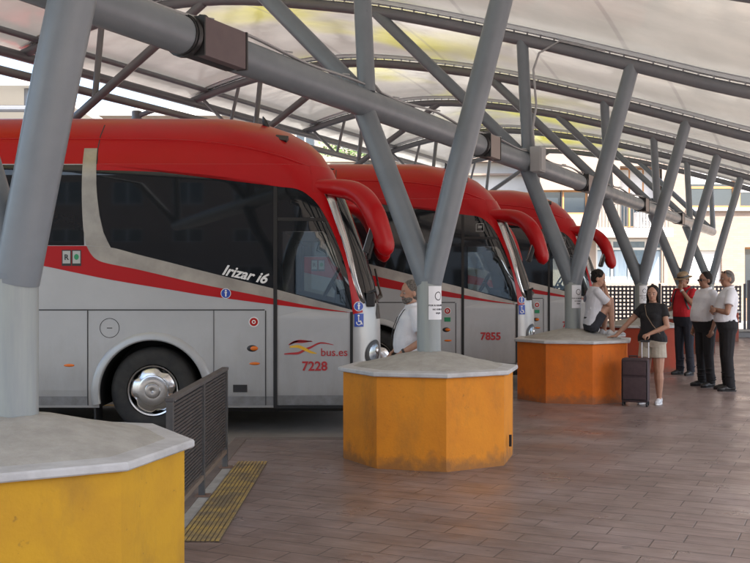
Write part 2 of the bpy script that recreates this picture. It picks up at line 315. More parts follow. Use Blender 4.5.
# street behind
bm = bmesh.new(); poly(bm, [(-60, 31.95, -0.145), (60, 31.95, -0.145), (60, 39, -0.145), (-60, 39, -0.145)]); struct('street', bm, mat('street_asphalt', (0.16, 0.15, 0.14), 0.85, col2=(0.2, 0.19, 0.18), nscale=0.8))
bm = bmesh.new(); box(bm, -60, 60, 39, 41.9, -0.15, 0.0); struct('far_pavement', bm, mat('pavement_tile', (0.36, 0.33, 0.3), 0.85, col2=(0.3, 0.28, 0.25), nscale=2))
# ------------------------------------------------------------------ the canopy
PROF = [(-13.4, 5.66), (-12.0, 5.97), (-10.5, 6.15), (-9.07, 6.10), (-7.5, 5.84), (-6.2, 5.55), (-4.1, 4.93), (-2.65, 4.45), (-1.4, 4.03), (0.2, 3.6), (2.2, 3.3), (5.0, 3.2)]
def prof(u): return smooth_tab(PROF, u)
RV = [-1.75, 3.35, 8.33, 13.42, 18.5, 23.56, 28.65, 33.7]
canopy = thing('bus_station_canopy', 'translucent arched canopy roof on grey tubular rafters above the bus bays', 'canopy roof', (0, 0, 0))
bm = bmesh.new(); uvl = bm.loops.layers.uv.new('UVMap')
NU = 60; us = [-13.75+15.9*i/NU for i in range(NU+1)]
vs_ = []
for a, b in zip(RV, RV[1:]):
    for k in range(8): vs_.append((a+(b-a)*k/8, k/8))
vs_.append((RV[-1], 0))
grid = []
for v, t in vs_:
    grid.append([bm.verts.new(W(u, v, prof(u)+0.17-0.10*(1-smoothstep(-13.75, -12.8, u))+0.26*math.sin(math.pi*t)*(0.7+0.3*math.cos((u+5)*0.35))*smoothstep(-13.75, -10.5, u))) for u in us])
for j in range(len(vs_)-1):
    for i in range(NU):
        f = bm.faces.new((grid[j][i], grid[j][i+1], grid[j+1][i+1], grid[j+1][i]))
        for lp, (ii, jj) in zip(f.loops, ((i, j), (i+1, j), (i+1, j+1), (i, j+1))): lp[uvl].uv = (us[ii], vs_[jj][0])
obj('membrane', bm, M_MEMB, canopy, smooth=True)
UU = [-13.4+15.5*i/40 for i in range(41)]
for v in RV:
    bm = bmesh.new(); tube(bm, [W(u, v, prof(u)) for u in UU], 0.083, 14)
    rf = obj('rafter', bm, M_PIPE2, canopy, smooth=40)
    bm = bmesh.new(); up = Vector((0, 0, 1))
    for i in range(40):
        a, b = UU[i], UU[i+1]; pa, pb = W(a, v, prof(a)+0.115), W(b, v, prof(b)+0.115)
        t = (pb-pa); sd_ = W(0, 1)-W(0, 0)
        for s0, s1, z0, z1 in ((-0.075, -0.045, 0.0, 0.05), (0.045, 0.075, 0.0, 0.05), (-0.1, 0.1, 0.052, 0.06)):
            q = []
            for pt in (pa, pb):
                for s, z in ((s0, z0), (s1, z0), (s1, z1), (s0, z1)): q.append(bm.verts.new(pt+sd_*s+up*z))
            for idx in ((0, 1, 5, 4), (1, 2, 6, 5), (2, 3, 7, 6), (3, 0, 4, 7)): bm.faces.new([q[k] for k in idx])
    for i in range(0, 80):
        u = -13.2+15.2*i/80; pt = W(u, v, prof(u)+0.08); tube(bm, [pt, pt+up*0.06], 0.012, 6)
    obj('clamping_rail', bm, M_ALU, rf)
# beams along the row
def along(name, u, z, r, m, v0=-1.75, v1=33.7, par=canopy, seg=16):
    bm = bmesh.new(); tube(bm, [W(u, v0+(v1-v0)*i/20, z) for i in range(21)], r, seg); return obj(name, bm, m, par, smooth=40)
PU, PZ = -4.09, 3.23
pipe = along('main_pipe', PU, PZ, 0.13, M_PIPE, seg=28)
along('edge_beam', -13.35, 5.60, 0.09, M_PIPE2)
along('eave_beam', 2.1, 3.31, 0.09, M_PIPE2)
along('purlin', -13.0, 5.86, 0.055, M_PIPE2)
along('lower_beam', -12.4, 5.0, 0.075, M_PIPE2)
along('bearing_beam', -12.9, 4.0, 0.10, M_PIPE2)
for v in RV:
    z9 = prof(-9.5)
    bm = bmesh.new(); tube(bm, [W(-12.9, v, 4.0), W(-9.5, v, z9-0.03)], 0.075, 12); obj('strut', bm, M_PIPE2, canopy, smooth=40)
    bm = bmesh.new(); tube(bm, [W(-11.75, v, 4.78), W(-11.6, v, prof(-11.6))], 0.055, 12); obj('strut', bm, M_PIPE2, canopy, smooth=40)
    for ut in (-13.15, -12.15):
        bm = bmesh.new(); tube(bm, [W(-12.4, v, 5.0), W(ut, v, prof(ut))], 0.038, 10); obj('strut', bm, M_PIPE2, canopy, smooth=40)
    # diagonals and posts above the main pipe
    bm = bmesh.new(); tube(bm, [W(PU, v, PZ+0.05), W(-6.4, v, prof(-6.4)-0.02)], 0.082, 16); obj('diagonal_strut', bm, M_PIPE, canopy, smooth=40)
    bm = bmesh.new(); tube(bm, [W(PU+0.02, v, PZ+0.1), W(PU-0.06, v, prof(PU-0.06)-0.02)], 0.083, 16); obj('post', bm, M_PIPE, canopy, smooth=40)
for v in (5.9, 10.9, 15.95, 21.0, 26.0, 31.2):
    bm = bmesh.new(); p = W(-12.9, v); tube(bm, [(p.x, p.y, -0.154), (p.x, p.y, 5.0)], 0.1, 14); tube(bm, [(p.x, p.y, 4.9), W(-12.4, v, 5.0)], 0.05, 8)
    obj('rear_post', bm, M_PIPE2, canopy, smooth=40)
# pipe joints
MR = Matrix(((SU, CU, 0, 0), (CU, -SU, 0, 0), (0, 0, 1, 0), (0, 0, 0, 1)))     # local x along the row, y across
def joint(v, L, half, face):
    p = W(PU, v, PZ); M = Matrix.Translation(p) @ MR
    bm = bmesh.new(); tube(bm, [(-0.09, 0, 0), (0, 0, 0)], 0.138, 24, M=M); tube(bm, [(-0.07, 0, 0), (-0.03, 0, 0)], 0.146, 24, M=M)
    j = obj('pipe_joint', bm, M_BLK2, canopy, smooth=35)
    bm = bmesh.new(); tube(bm, [(0.0, 0, 0), (L, 0, 0)], 0.1345, 24, M=M); obj('sleeve', bm, M_BLK2, j, smooth=35)
    bm = bmesh.new(); box(bm, 0.0, L, 0.062, 0.142, -half, half, 0.008, M); obj('joint_box', bm, face, j)
    bm = bmesh.new(); box(bm, -0.016, -0.001, 0.058, 0.146, -half-0.004, half+0.004, 0.003, M); obj('joint_dark_end', bm, M_BLK2, j); bm = bmesh.new(); box(bm, L+0.001, L+0.022, 0.058, 0.146, -half-0.004, half+0.004, 0.003, M)  # black plates stand for the box ends: black paint and shade in one colour
    obj('joint_dark_end', bm, M_BLK2, j); bm = bmesh.new(); tube(bm, [(0.12, 0, half), (0.14, 0, half+0.05), (0.2, 0, half+0.06), (0.26, 0, half+0.04), (0.27, 0, half)], 0.012, 8, M=M)
    obj('lifting_loop', bm, M_BLK2, j)
joint(5.60, 0.50, 0.133, M_BOXP)
joint(11.5, 0.36, 0.138, M_JTAN); joint(16.45, 0.36, 0.138, M_JTAN); joint(21.5, 0.36, 0.138, M_JTAN); joint(26.5, 0.36, 0.138, M_JTAN)
# cables lying on the pipe
bm = bmesh.new(); pts = []
for i in range(160):
    v = 3.0+28*i/160; pts.append(W(PU+0.02+0.015*math.sin(v*2.1), v, PZ+0.155+0.018*math.sin(v*3.3)+(0.05 if abs((v-8.33) % 5.08) < 0.25 else 0)))
tube(bm, pts, 0.013, 8); tube(bm, [p+Vector((0.035, 0.0, -0.012)) for p in pts], 0.009, 6)
for i in range(4, 158, 6):
    p = pts[i]; tube(bm, [p+Vector((-0.03, 0, -0.02)), p+Vector((-0.01, 0, 0.022)), p+Vector((0.05, 0, 0.012))], 0.007, 6)
obj('cable', bm, M_JBOX, canopy, smooth=True)
# junction box and conduit on the post of the third column
p = W(PU+0.14, 13.3, PZ+0.02)
bm = bmesh.new(); M = Matrix.Translation(p) @ MR; box(bm, -0.13, 0.13, -0.02, 0.13, -0.17, 0.17, 0.012, M); box(bm, -0.11, 0.11, 0.131, 0.14, -0.15, 0.15, 0.004, M)
jb = obj('junction_box', bm, M_JBOX, canopy)
bm = bmesh.new(); b0 = W(PU+0.13, 13.35)
tube(bm, [(b0.x, b0.y, 3.4), (b0.x-0.02, b0.y, 3.7), (b0.x+0.03, b0.y, 4.0), (b0.x-0.01, b0.y, 4.5), W(PU+0.2, 13.35, 4.72), W(PU+0.5, 13.35, 4.86), W(PU+1.1, 13.36, prof(PU+1.1)+0.10)], 0.016, 8)
obj('conduit', bm, M_JBOX, jb, smooth=True)
t = thing('neighbouring_canopy', 'pale flat canopy on posts seen far left beyond the coach roofs', 'canopy', (0, 0, 0))
bm = bmesh.new(); box(bm, -34, -11.5, 34, 44, 8.3, 8.55, 0.03); obj('roof_slab', bm, mat('far_canopy_white', (0.6, 0.58, 0.52), 0.7), t)
for x in (-33, -26, -19, -12):
    bm = bmesh.new(); tube(bm, [(x, 34.6, -0.15), (x, 34.6, 8.3)], 0.14, 12); tube(bm, [(x, 34.6, 7.0), (x+1.6, 34.6, 8.3)], 0.08, 8); obj('post', bm, M_PIPE2, t)
bm = bmesh.new(); tube(bm, [(-34, 34.5, 7.6), (-11.5, 34.5, 7.6)], 0.12, 10); obj('beam', bm, M_PIPE2, t)
# ------------------------------------------------------------------ columns, planters
COLS = [(-1.67, 4.63), (0.486, 9.0), (2.69, 13.6), (4.84, 18.2), (6.98, 22.8), (9.18, 27.4)]
ords = ['nearest', 'second', 'third', 'fourth', 'fifth', 'farthest']
clab = ['thick grey forked steel column at the left edge, standing in the yellow planter',
        'grey forked steel column with a paper notice, standing in the amber planter beside the man with the lanyard',
        'grey forked steel column the boy leans against, standing in the orange planter',
        'grey forked steel column rising from the dark red planter behind the woman',
        'grey forked steel column rising behind the man in the straw hat',
        'farthest grey forked steel column, just before the lattice fence behind the two men in white']
def ytree(i):
    X, Y = COLS[i]; t = thing('forked_column', clab[i], 'column', (X, Y, 0), ROWANG, 'forked columns along the platform')
    bm = bmesh.new(); tube(bm, [(0, 0, 0.3), (0, 0, 1.585)], 0.108, 28); obj('stem', bm, M_STEMB, t, smooth=40)
    bm = bmesh.new(); tube(bm, [(0, 0, 1.573), (0, 0, 1.598)], 0.1135, 28); obj('collar', bm, M_PIPE, t, smooth=40)
    bm = bmesh.new(); tube(bm, [(0.012, 0, 1.56), (0.012+0.24, 0, 2.48), (0.80, 0, 4.45)], [0.105, 0.105, 0.098], 28); obj('arm', bm, M_PIPE, t, smooth=40)
    bm = bmesh.new(); tube(bm, [(-0.012, 0, 1.56), (-0.25, 0, 2.17), (-0.655, 0, 3.17)], [0.105, 0.105, 0.1], 28); obj('arm', bm, M_PIPE, t, smooth=40)
    bm = bmesh.new(); poly(bm, [(-0.09, 0.012, 1.60), (0.09, 0.012, 1.60), (0.13, 0.012, 2.0), (0, 0.012, 1.9), (-0.17, 0.012, 2.0)])
    obj('gusset', bm, M_PIPE, t)
    # gusset plate gets thickness
    g = t.children[-1].data; b2 = bmesh.new(); b2.from_mesh(g); bmesh.ops.solidify(b2, geom=b2.faces[:], thickness=0.024); b2.to_mesh(g); b2.free()
    return t
for i in range(6): ytree(i)
pcol = [((0.56, 0.30, 0.018), (0.46, 0.235, 0.02)), ((0.70, 0.255, 0.018), (0.60, 0.205, 0.018)), ((0.64, 0.15, 0.012), (0.53, 0.12, 0.012)), ((0.34, 0.05, 0.022), (0.27, 0.04, 0.02)), ((0.24, 0.045, 0.03), (0.18, 0.035, 0.02)), ((0.24, 0.045, 0.03), (0.18, 0.035, 0.02))]
plab = ['yellow octagonal planter with a grey slab rim, nearest, cut off by the left edge', 'amber octagonal planter with dark scuffs in front of the bus numbered 7228', 'bright orange octagonal planter that the boy sits on',
        'dark red octagonal planter behind the woman in the black top', 'dark red octagonal planter behind the man in the straw hat', 'farthest octagonal planter, behind the two men in white shirts']
def planter_mat(i):
    m = mat('planter_paint_%s' % ords[i], pcol[i][0], 0.72, col2=pcol[i][1], nscale=3.2, bump=0.22, bscale=55, contrast=(0.42, 0.75), spec=0.3)
    n = m.node_tree.nodes; l = m.node_tree.links; p = n['Principled BSDF']
    src = p.inputs['Base Color'].links[0].from_socket
    tc = n.new('ShaderNodeTexCoord'); mp = n.new('ShaderNodeMapping'); mp.inputs['Scale'].default_value = (2.6, 2.6, 1.1); mp.inputs['Location'].default_value = (i*3.1+0.7, i*1.7, 0.3); l.new(tc.outputs['Object'], mp.inputs[0])
    t = n.new('ShaderNodeTexNoise'); t.inputs['Scale'].default_value = 1.0; t.inputs['Detail'].default_value = 10; t.inputs['Roughness'].default_value = 0.72; l.new(mp.outputs[0], t.inputs[0])
    r = n.new('ShaderNodeMapRange'); r.inputs[1].default_value = 0.50; r.inputs[2].default_value = 0.74; r.inputs[4].default_value = 0.42; l.new(t.outputs[0], r.inputs[0])
    mx = n.new('ShaderNodeMix'); mx.data_type = 'RGBA'; l.new(r.outputs[0], mx.inputs[0]); l.new(src, mx.inputs[6]); mx.inputs[7].default_value = (0.14, 0.09, 0.04, 1)
    sz = n.new('ShaderNodeSeparateXYZ'); l.new(tc.outputs['Object'], sz.inputs[0])
    t3 = n.new('ShaderNodeTexNoise'); t3.inputs['Scale'].default_value = 9; t3.inputs['Detail'].default_value = 6; l.new(tc.outputs['Object'], t3.inputs[0])
    zz = n.new('ShaderNodeMath'); zz.operation = 'MULTIPLY_ADD'; l.new(t3.outputs[0], zz.inputs[0]); zz.inputs[1].default_value = -0.35; l.new(sz.outputs[2], zz.inputs[2])
    rz3 = n.new('ShaderNodeMapRange'); rz3.inputs[1].default_value = -0.16; rz3.inputs[2].default_value = -0.04; rz3.inputs[3].default_value = 0.6; rz3.inputs[4].default_value = 0; l.new(zz.outputs[0], rz3.inputs[0])
    md_ = n.new('ShaderNodeMix'); md_.data_type = 'RGBA'; l.new(rz3.outputs[0], md_.inputs[0]); l.new(mx.outputs[2], md_.inputs[6]); md_.inputs[7].default_value = (0.11, 0.075, 0.05, 1)
    mx = md_
    # fine scratches / chips
    t2 = n.new('ShaderNodeTexNoise'); t2.inputs['Scale'].default_value = 26; t2.inputs['Detail'].default_value = 3; l.new(tc.outputs['Object'], t2.inputs[0])
    r2 = n.new('ShaderNodeMapRange'); r2.inputs[1].default_value = 0.70; r2.inputs[2].default_value = 0.76; r2.inputs[4].default_value = 0.4; l.new(t2.outputs[0], r2.inputs[0])
    m2 = n.new('ShaderNodeMix'); m2.data_type = 'RGBA'; l.new(r2.outputs[0], m2.inputs[0]); l.new(mx.outputs[2], m2.inputs[6]); m2.inputs[7].default_value = (0.12, 0.07, 0.03, 1)
    l.new(m2.outputs[2], p.inputs['Base Color']); return m
def oct_ring(bm, r, z, a0=R(7.5), n=8, sub=1):
    c = [Vector((r*math.sin(a0+2*math.pi*k/n), -r*math.cos(a0+2*math.pi*k/n), z)) for k in range(n)]
    out = []
    for k in range(n):
        for s in range(sub): out.append(bm.verts.new(c[k].lerp(c[(k+1) % n], s/sub)))
    return out
def strip(bm, a, b):
    n = len(a)
    for k in range(n): bm.faces.new((a[k], a[(k+1) % n], b[(k+1) % n], b[k]))
for i, (X, Y) in enumerate(COLS):
    t = thing('planter', plab[i], 'planter', (X, Y, 0), 0, 'octagonal planters round the columns')
    bm = bmesh.new(); rr = [oct_ring(bm, 0.775, z) for z in (-0.0, 0.02, 0.76, 0.774)]
    for a, b in zip(rr, rr[1:]): strip(bm, a, b)
    bm.faces.new(rr[-1]);
    es = [e for e in bm.edges if abs(e.verts[0].co.x-e.verts[1].co.x) < 1e-5 and abs(e.verts[0].co.y-e.verts[1].co.y) < 1e-5]
    bmesh.ops.bevel(bm, geom=es, offset=0.008, segments=2, affect='EDGES')
    obj('body', bm, planter_mat(i), t)
    bm = bmesh.new()
    prof_s = [(0.74, 0.776), (0.815, 0.776), (0.822, 0.783), (0.822, 0.806), (0.815, 0.814), (0.66, 0.822)]
    rr = [oct_ring(bm, a, b) for a, b in prof_s]
    for a, b in zip(rr, rr[1:]): strip(bm, a, b)
    # joints between slab pieces
    obj('rim_slab', bm, M_SLAB, t)
    bm = bmesh.new(); rr = []
    for k, (rad, z) in enumerate([(0.70, 0.816), (0.66, 0.832), (0.55, 0.853), (0.42, 0.880), (0.28, 0.915), (0.18, 0.935), (0.10, 0.948), (0.02, 0.95)]):
        ring = oct_ring(bm, rad*(1.0 if k > 1 else 1.0), z, sub=4)
        for v in ring:
            q = math.hypot(v.co.x, v.co.y); f = min(1, k/3)
            if q > 1e-4: v.co.x *= 1+f*(rad/q-1); v.co.y *= 1+f*(rad/q-1)
            v.co.z += (random.random()-0.5)*0.008*(k > 0)
        rr.append(ring)
    for a, b in zip(rr, rr[1:]): strip(bm, a, b)
    bm.faces.new(rr[-1]); obj('mound', bm, M_CONC, t, smooth=True)
pl2 = [o for o in bpy.data.objects if o.name.startswith('planter') and o.parent is None and abs(o.location.y-9) < 0.01][0]
bm = bmesh.new(); M = Matrix.Translation((0.650, -0.305, 0.19)) @ Matrix.Rotation(R(-15), 4, 'Z'); box(bm, 0.03, 0.052, -0.016, 0.016, -0.05, 0.05, 0.002, M); obj('slot_plate', bm, M_BLACK, pl2)
# ------------------------------------------------------------------ text
def text_mesh(s, size, extrude=0.001, shear=0.0, align='CENTER', bold=0.0):
    cu = bpy.data.curves.new('t', 'FONT'); cu.body = s; cu.size = size; cu.extrude = extrude; cu.shear = shear; cu.align_x = align; cu.offset = bold
    cu.resolution_u = 3
    o = bpy.data.objects.new('t', cu); C.collection.objects.link(o); dg = bpy.context.evaluated_depsgraph_get()
    me = bpy.data.meshes.new_from_object(o.evaluated_get(dg)); bpy.data.objects.remove(o); bpy.data.curves.remove(cu); return me
def text(name, s, size, m, parent, loc, rot=(R(90), 0, 0), **k):
    me = text_mesh(s, size, **k); me.materials.clear(); me.materials.append(m)
    o = bpy.data.objects.new(name, me); C.collection.objects.link(o); o.parent = parent; o.location = loc; o.rotation_euler = rot; return o
# paper notices taped round the stems
def notice(i, a0, a1, z0, z1, lab):
    X, Y = COLS[i]; t = thing('paper_notice', lab, 'notice', (X, Y, 0), 0, 'paper notices on the columns')
    r = 0.1105; bm = bmesh.new(); N = 14; r0 = []
    for rad in (r, r+0.0012):
        r0.append([[bm.verts.new((rad*math.sin(a0+(a1-a0)*k/N), -rad*math.cos(a0+(a1-a0)*k/N), z)) for k in range(N+1)] for z in (z0, z1)])
    for g, h in ((0, 1),):
        for k in range(N):
            bm.faces.new((r0[1][0][k], r0[1][0][k+1], r0[1][1][k+1], r0[1][1][k])); bm.faces.new((r0[0][0][k], r0[0][1][k], r0[0][1][k+1], r0[0][0][k+1]))
    obj('sheet', bm, M_PAPER, t, smooth=True)
    am = (a0+a1)/2; Hh = z1-z0
    for s, zc, sz in (('POR SU SEGURIDAD', z0+Hh*0.40, 0.021), ('NO SUBIR NI', z0+Hh*0.28, 0.021), ('BAJAR', z0+Hh*0.17, 0.021)):
        me = text_mesh(s, sz, extrude=0.0004, bold=0.0006)
        for v in me.vertices:
            x, y, z = v.co; rad = r+0.0022+z; a = am + x/r; v.co = (rad*math.sin(a), -rad*math.cos(a), zc+y)
        me.materials.clear(); me.materials.append(M_INK); o = bpy.data.objects.new('lettering', me); C.collection.objects.link(o); o.parent = t
    bm = bmesh.new(); N = 28; zc = z0+Hh*0.70
    ra, rb = [], []
    for k in range(N):
        an = 2*math.pi*k/N
        for lst, q in ((ra, 0.04), (rb, 0.032)):
            a = am + q*math.cos(an)/r; lst.append(bm.verts.new(((r+0.002)*math.sin(a), -(r+0.002)*math.cos(a), zc+q*math.sin(an))))
    strip(bm, ra, rb); obj('circle_mark', bm, M_INK, t)
notice(1, R(-5), R(95), 1.232, 1.532, 'white paper notice with a ring mark, on the column beside the lanyard man')
notice(2, R(-18), R(82), 1.225, 1.535, 'white paper notice on the column behind the sitting boy')
notice(3, R(-30), R(70), 1.20, 1.52, 'white paper notice on the column behind the woman in the black top')
# ------------------------------------------------------------------ bus
XF = [(0.2, -0.02), (0.5, 0.02), (0.9, 0.035), (1.3, 0.03), (1.5, 0.0), (1.8, -0.07), (2.2, -0.20), (2.6, -0.35), (2.8, -0.43), (3.06, -0.55), (3.25, -0.67), (3.4, -0.82), (3.55, -1.05), (3.64, -1.28), (3.70, -1.65), (3.73, -2.3)]
WD = [(0.2, 1.25), (0.45, 1.275), (2.2, 1.275), (2.93, 1.262), (3.1, 1.245), (3.25, 1.20), (3.4, 1.10), (3.55, 0.92), (3.64, 0.74), (3.70, 0.48), (3.73, 0.12)]
RD = [(0.2, 0.30), (1.3, 0.36), (2.0, 0.46), (2.9, 0.56), (3.3, 0.75), (3.55, 0.8), (3.64, 0.7), (3.73, 0.11)]
LBUS = 12.0
def busdim(z): return lerp_tab(XF, z), lerp_tab(WD, z), lerp_tab(RD, z)
YC = 1.275
def outline(z, off=0.0, n=10):
    xf, wd, r = busdim(z); r = min(r, wd-0.005); xr = -LBUS + (0 if z < 3.2 else (z-3.2)*0.6); P = []
    def corner(cx, cy, rr, a0, a1, m):
        for k in range(m+1):
            a = a0+(a1-a0)*k/m; P.append(Vector((cx+(rr+off)*math.cos(a), cy+(rr+off)*math.sin(a), z)))
    corner(xf-r, -wd+r, r, -math.pi/2, 0, n); corner(xf-r, wd-r, r, 0, math.pi/2, n)
    rb = min(0.2, wd*0.5); corner(xr+rb, wd-rb, rb, math.pi/2, math.pi, 4); corner(xr+rb, -wd+rb, rb, math.pi, 1.5*math.pi, 4)
    # insert mid points along the near side
    last, first = P[-1], P[0]
    for k in range(1, 12): P.append(last.lerp(first, k/12))
    for p in P: p.y += YC
    return P
def side_y(x, z):                       # near side surface
    xf, wd, r = busdim(z)
    if x <= xf-r: return YC-wd
    dx = min(x-(xf-r), r*0.999); return YC-wd+r-math.sqrt(max(0, r*r-dx*dx))
def side_n(x, z):
    xf, wd, r = busdim(z)
    if x <= xf-r: return Vector((0, -1, 0))
    dx = min(x-(xf-r), r*0.999); return Vector((dx, -math.sqrt(r*r-dx*dx), 0)).normalized()
S = 88.5
def px(x, y): return ((x-375)/S, (434-y)/S)
def patch(name, pts, m, parent, off=0.006, step=0.12, thick=0.0, far=False, ispx=True):
    multi = pts if isinstance(pts[0], list) else [pts]
    if ispx: multi = [[px(*p) for p in q] for q in multi]
    bm = bmesh.new()
    for q in multi: poly(bm, [(x, 0, z) for x, z in q])
    bmesh.ops.triangulate(bm, faces=bm.faces[:]); pts = [p for q in multi for p in q]
    x0 = min(p[0] for p in pts); x1 = max(p[0] for p in pts); z0 = min(p[1] for p in pts); z1 = max(p[1] for p in pts)
    cuts = [x0+step*k for k in range(1, int((x1-x0)/step)+1)] if x1 > -1.3 else [x0+1.0*k for k in range(1, int((x1-x0)/1.0)+1)]
    if x1 > -1.3: cuts = [c for c in cuts if c > -1.5] + [-0.55+0.04*k for k in range(14)]
    for c in (2.2, 2.93):
        if z0 < c < z1: bmesh.ops.bisect_plane(bm, geom=bm.verts[:]+bm.edges[:]+bm.faces[:], plane_co=(0, 0, c), plane_no=(0, 0, 1))
    for c in cuts: bmesh.ops.bisect_plane(bm, geom=bm.verts[:]+bm.edges[:]+bm.faces[:], plane_co=(c, 0, 0), plane_no=(1, 0, 0))
    for k in range(1, int((z1-z0)/0.12)+1): bmesh.ops.bisect_plane(bm, geom=bm.verts[:]+bm.edges[:]+bm.faces[:], plane_co=(0, 0, z0+0.12*k), plane_no=(0, 0, 1))
    bmesh.ops.remove_doubles(bm, verts=bm.verts[:], dist=1e-5)
    for v in bm.verts:
        x, z = v.co.x, v.co.z; p = Vector((x, side_y(x, z), z)) + side_n(x, z)*off
        if far: p.y = 2*YC-p.y
        v.co = p
    sg = -1 if far else 1; bm.normal_update()
    for f in list(bm.faces):
        if f.normal.y*sg > 0: f.normal_flip()
    bm.verts.index_update(); nr = []
    for v in bm.verts:
        x, z = v.co.x, v.co.z; n0 = side_n(x, z); dz = (side_y(x, z+0.08)-side_y(x, z-0.08))/0.16
        n_ = Vector((n0.x, n0.y, 0)); n_.z = -n_.y*dz*-1 if False else abs(n0.y)*dz; n_.normalize(); n_.y *= sg; nr.append(n_)
    o = obj(name, bm, m, parent, recalc=False, smooth=True)
    o.data.normals_split_custom_set_from_vertices([tuple(q) for q in nr]); return o
def disc_poly(cx, cy, rx, ry=None, n=24): ry = ry or rx; return [(cx+rx*math.cos(2*math.pi*k/n), cy+ry*math.sin(2*math.pi*k/n)) for k in range(n)]
def loft(zs, n=10, capb=True, capt=True):
    bm = bmesh.new(); prev = None
    for i, z in enumerate(zs):
        ring = [bm.verts.new(p) for p in outline(z, n=n)]
        if prev: strip(bm, prev, ring)
        elif capb: bm.faces.new(ring[::-1])
        prev = ring
    if capt: bm.faces.new(prev)
    bmesh.ops.remove_doubles(bm, verts=bm.verts[:], dist=1e-4); return bm
def curve_pts(tab, n=8):
    out = []
    for i in range(len(tab)-1):
        p0 = Vector(tab[max(i-1, 0)]); p1 = Vector(tab[i]); p2 = Vector(tab[i+1]); p3 = Vector(tab[min(i+2, len(tab)-1)])
        for k in range(n):
            t = k/n; out.append(tuple(0.5*((2*p1)+(p2-p0)*t+(2*p0-5*p1+4*p2-p3)*t*t+(3*p1-p0-3*p2+p3)*t**3)))
    out.append(tuple(tab[-1])); return out
DOORG = [(280, 231), (320.5, 231.4), (323, 232.4), (325, 235), (332, 251), (338, 270), (342, 288), (344.3, 303), (343, 305.3), (280, 290.3)]
BODYMESH = []
def bus_body(parent):
    if BODYMESH:
        o = bpy.data.objects.new('body', BODYMESH[0]); C.collection.objects.link(o); o.parent = parent; return o
    bm = loft([0.30, 0.34, 0.5, 0.9, 1.3, 1.5, 1.8, 2.2, 2.6, 2.93, 3.06]); bmesh.ops.triangulate(bm, faces=bm.faces[:]); o = obj('body', bm, M_SILV, None)
    cut = bmesh.new()
    for xc in (-2.55, -9.0):
        for ya, yb in ((-0.3, 0.62), (1.93, 2.9)):
            pr = [(xc+0.60*math.cos(math.pi*k/32), 0.47+0.60*math.sin(math.pi*k/32)) for k in range(33)]+[(xc-0.60, 0.05), (xc+0.60, 0.05)]
            a = [cut.verts.new((x, ya, z)) for x, z in pr]; b = [cut.verts.new((x, yb, z)) for x, z in pr]
            strip(cut, a, b); cut.faces.new(a[::-1]); cut.faces.new(b)
    Gp = [px(*p) for p in DOORG]; a = [cut.verts.new((x, -0.3, z)) for x, z in Gp]; b = [cut.verts.new((x, 2.9, z)) for x, z in Gp]
    strip(cut, a, b); cut.faces.new(a[::-1]); cut.faces.new(b)
    co = obj('cutter', cut, M_BLACK, None)
    md = o.modifiers.new('b', 'BOOLEAN'); md.object = co; md.operation = 'DIFFERENCE'; md.solver = 'EXACT'; md.use_self = False
    dg = bpy.context.evaluated_depsgraph_get(); me = bpy.data.meshes.new_from_object(o.evaluated_get(dg)); o.modifiers.clear(); o.data = me
    me.materials.clear(); me.materials.append(M_SILV); me.materials.append(M_BLACK)
    for p in me.polygons:
        c = p.center
        inside = (min(abs(c.x+2.55), abs(c.x+9.0)) < 0.61) and c.z < 1.12 and 0.004 < c.y < 2.546
        if -1.09 < c.x < -0.33 and 1.42 < c.z < 2.31 and 0.03 < c.y < 2.52 and abs(p.normal.y) < 0.7: inside = True
        p.material_index = 1 if inside else 0
    for p in me.polygons: p.use_smooth = (p.center.x > -0.75 and p.material_index == 0)
    me.set_sharp_from_angle(angle=R(35)) if False else None
    bpy.data.objects.remove(co); BODYMESH.append(me); o.parent = parent; return o
TOPG = curve_pts([(93.5, 169.5), (150, 171), (200, 174), (250, 181), (275, 186), (292, 188), (304, 193.5), (317, 207), (331, 234), (343, 268), (348.5, 298), (349.6, 309.6)], 5)
SIL_T = curve_pts([(84, 245.5), (108, 247), (135, 254), (169, 262.5), (202, 271), (250, 283), (270, 288), (300, 296), (325, 303), (349.4, 309.6)], 4)
SIL_B = curve_pts([(84, 245.5), (88, 253), (94, 259), (105, 263), (135, 269), (169, 277), (202, 284.5), (250, 294), (270, 298), (310, 306), (349.4, 312.2)], 4)
RED_B = curve_pts([(-300, 248.5), (-200, 249), (-60, 253.5), (0, 259), (38, 265), (67, 271), (101, 278), (135, 284), (169, 289.5), (202, 295), (250, 301.5), (270, 304), (317, 309.3), (345, 312)], 4)
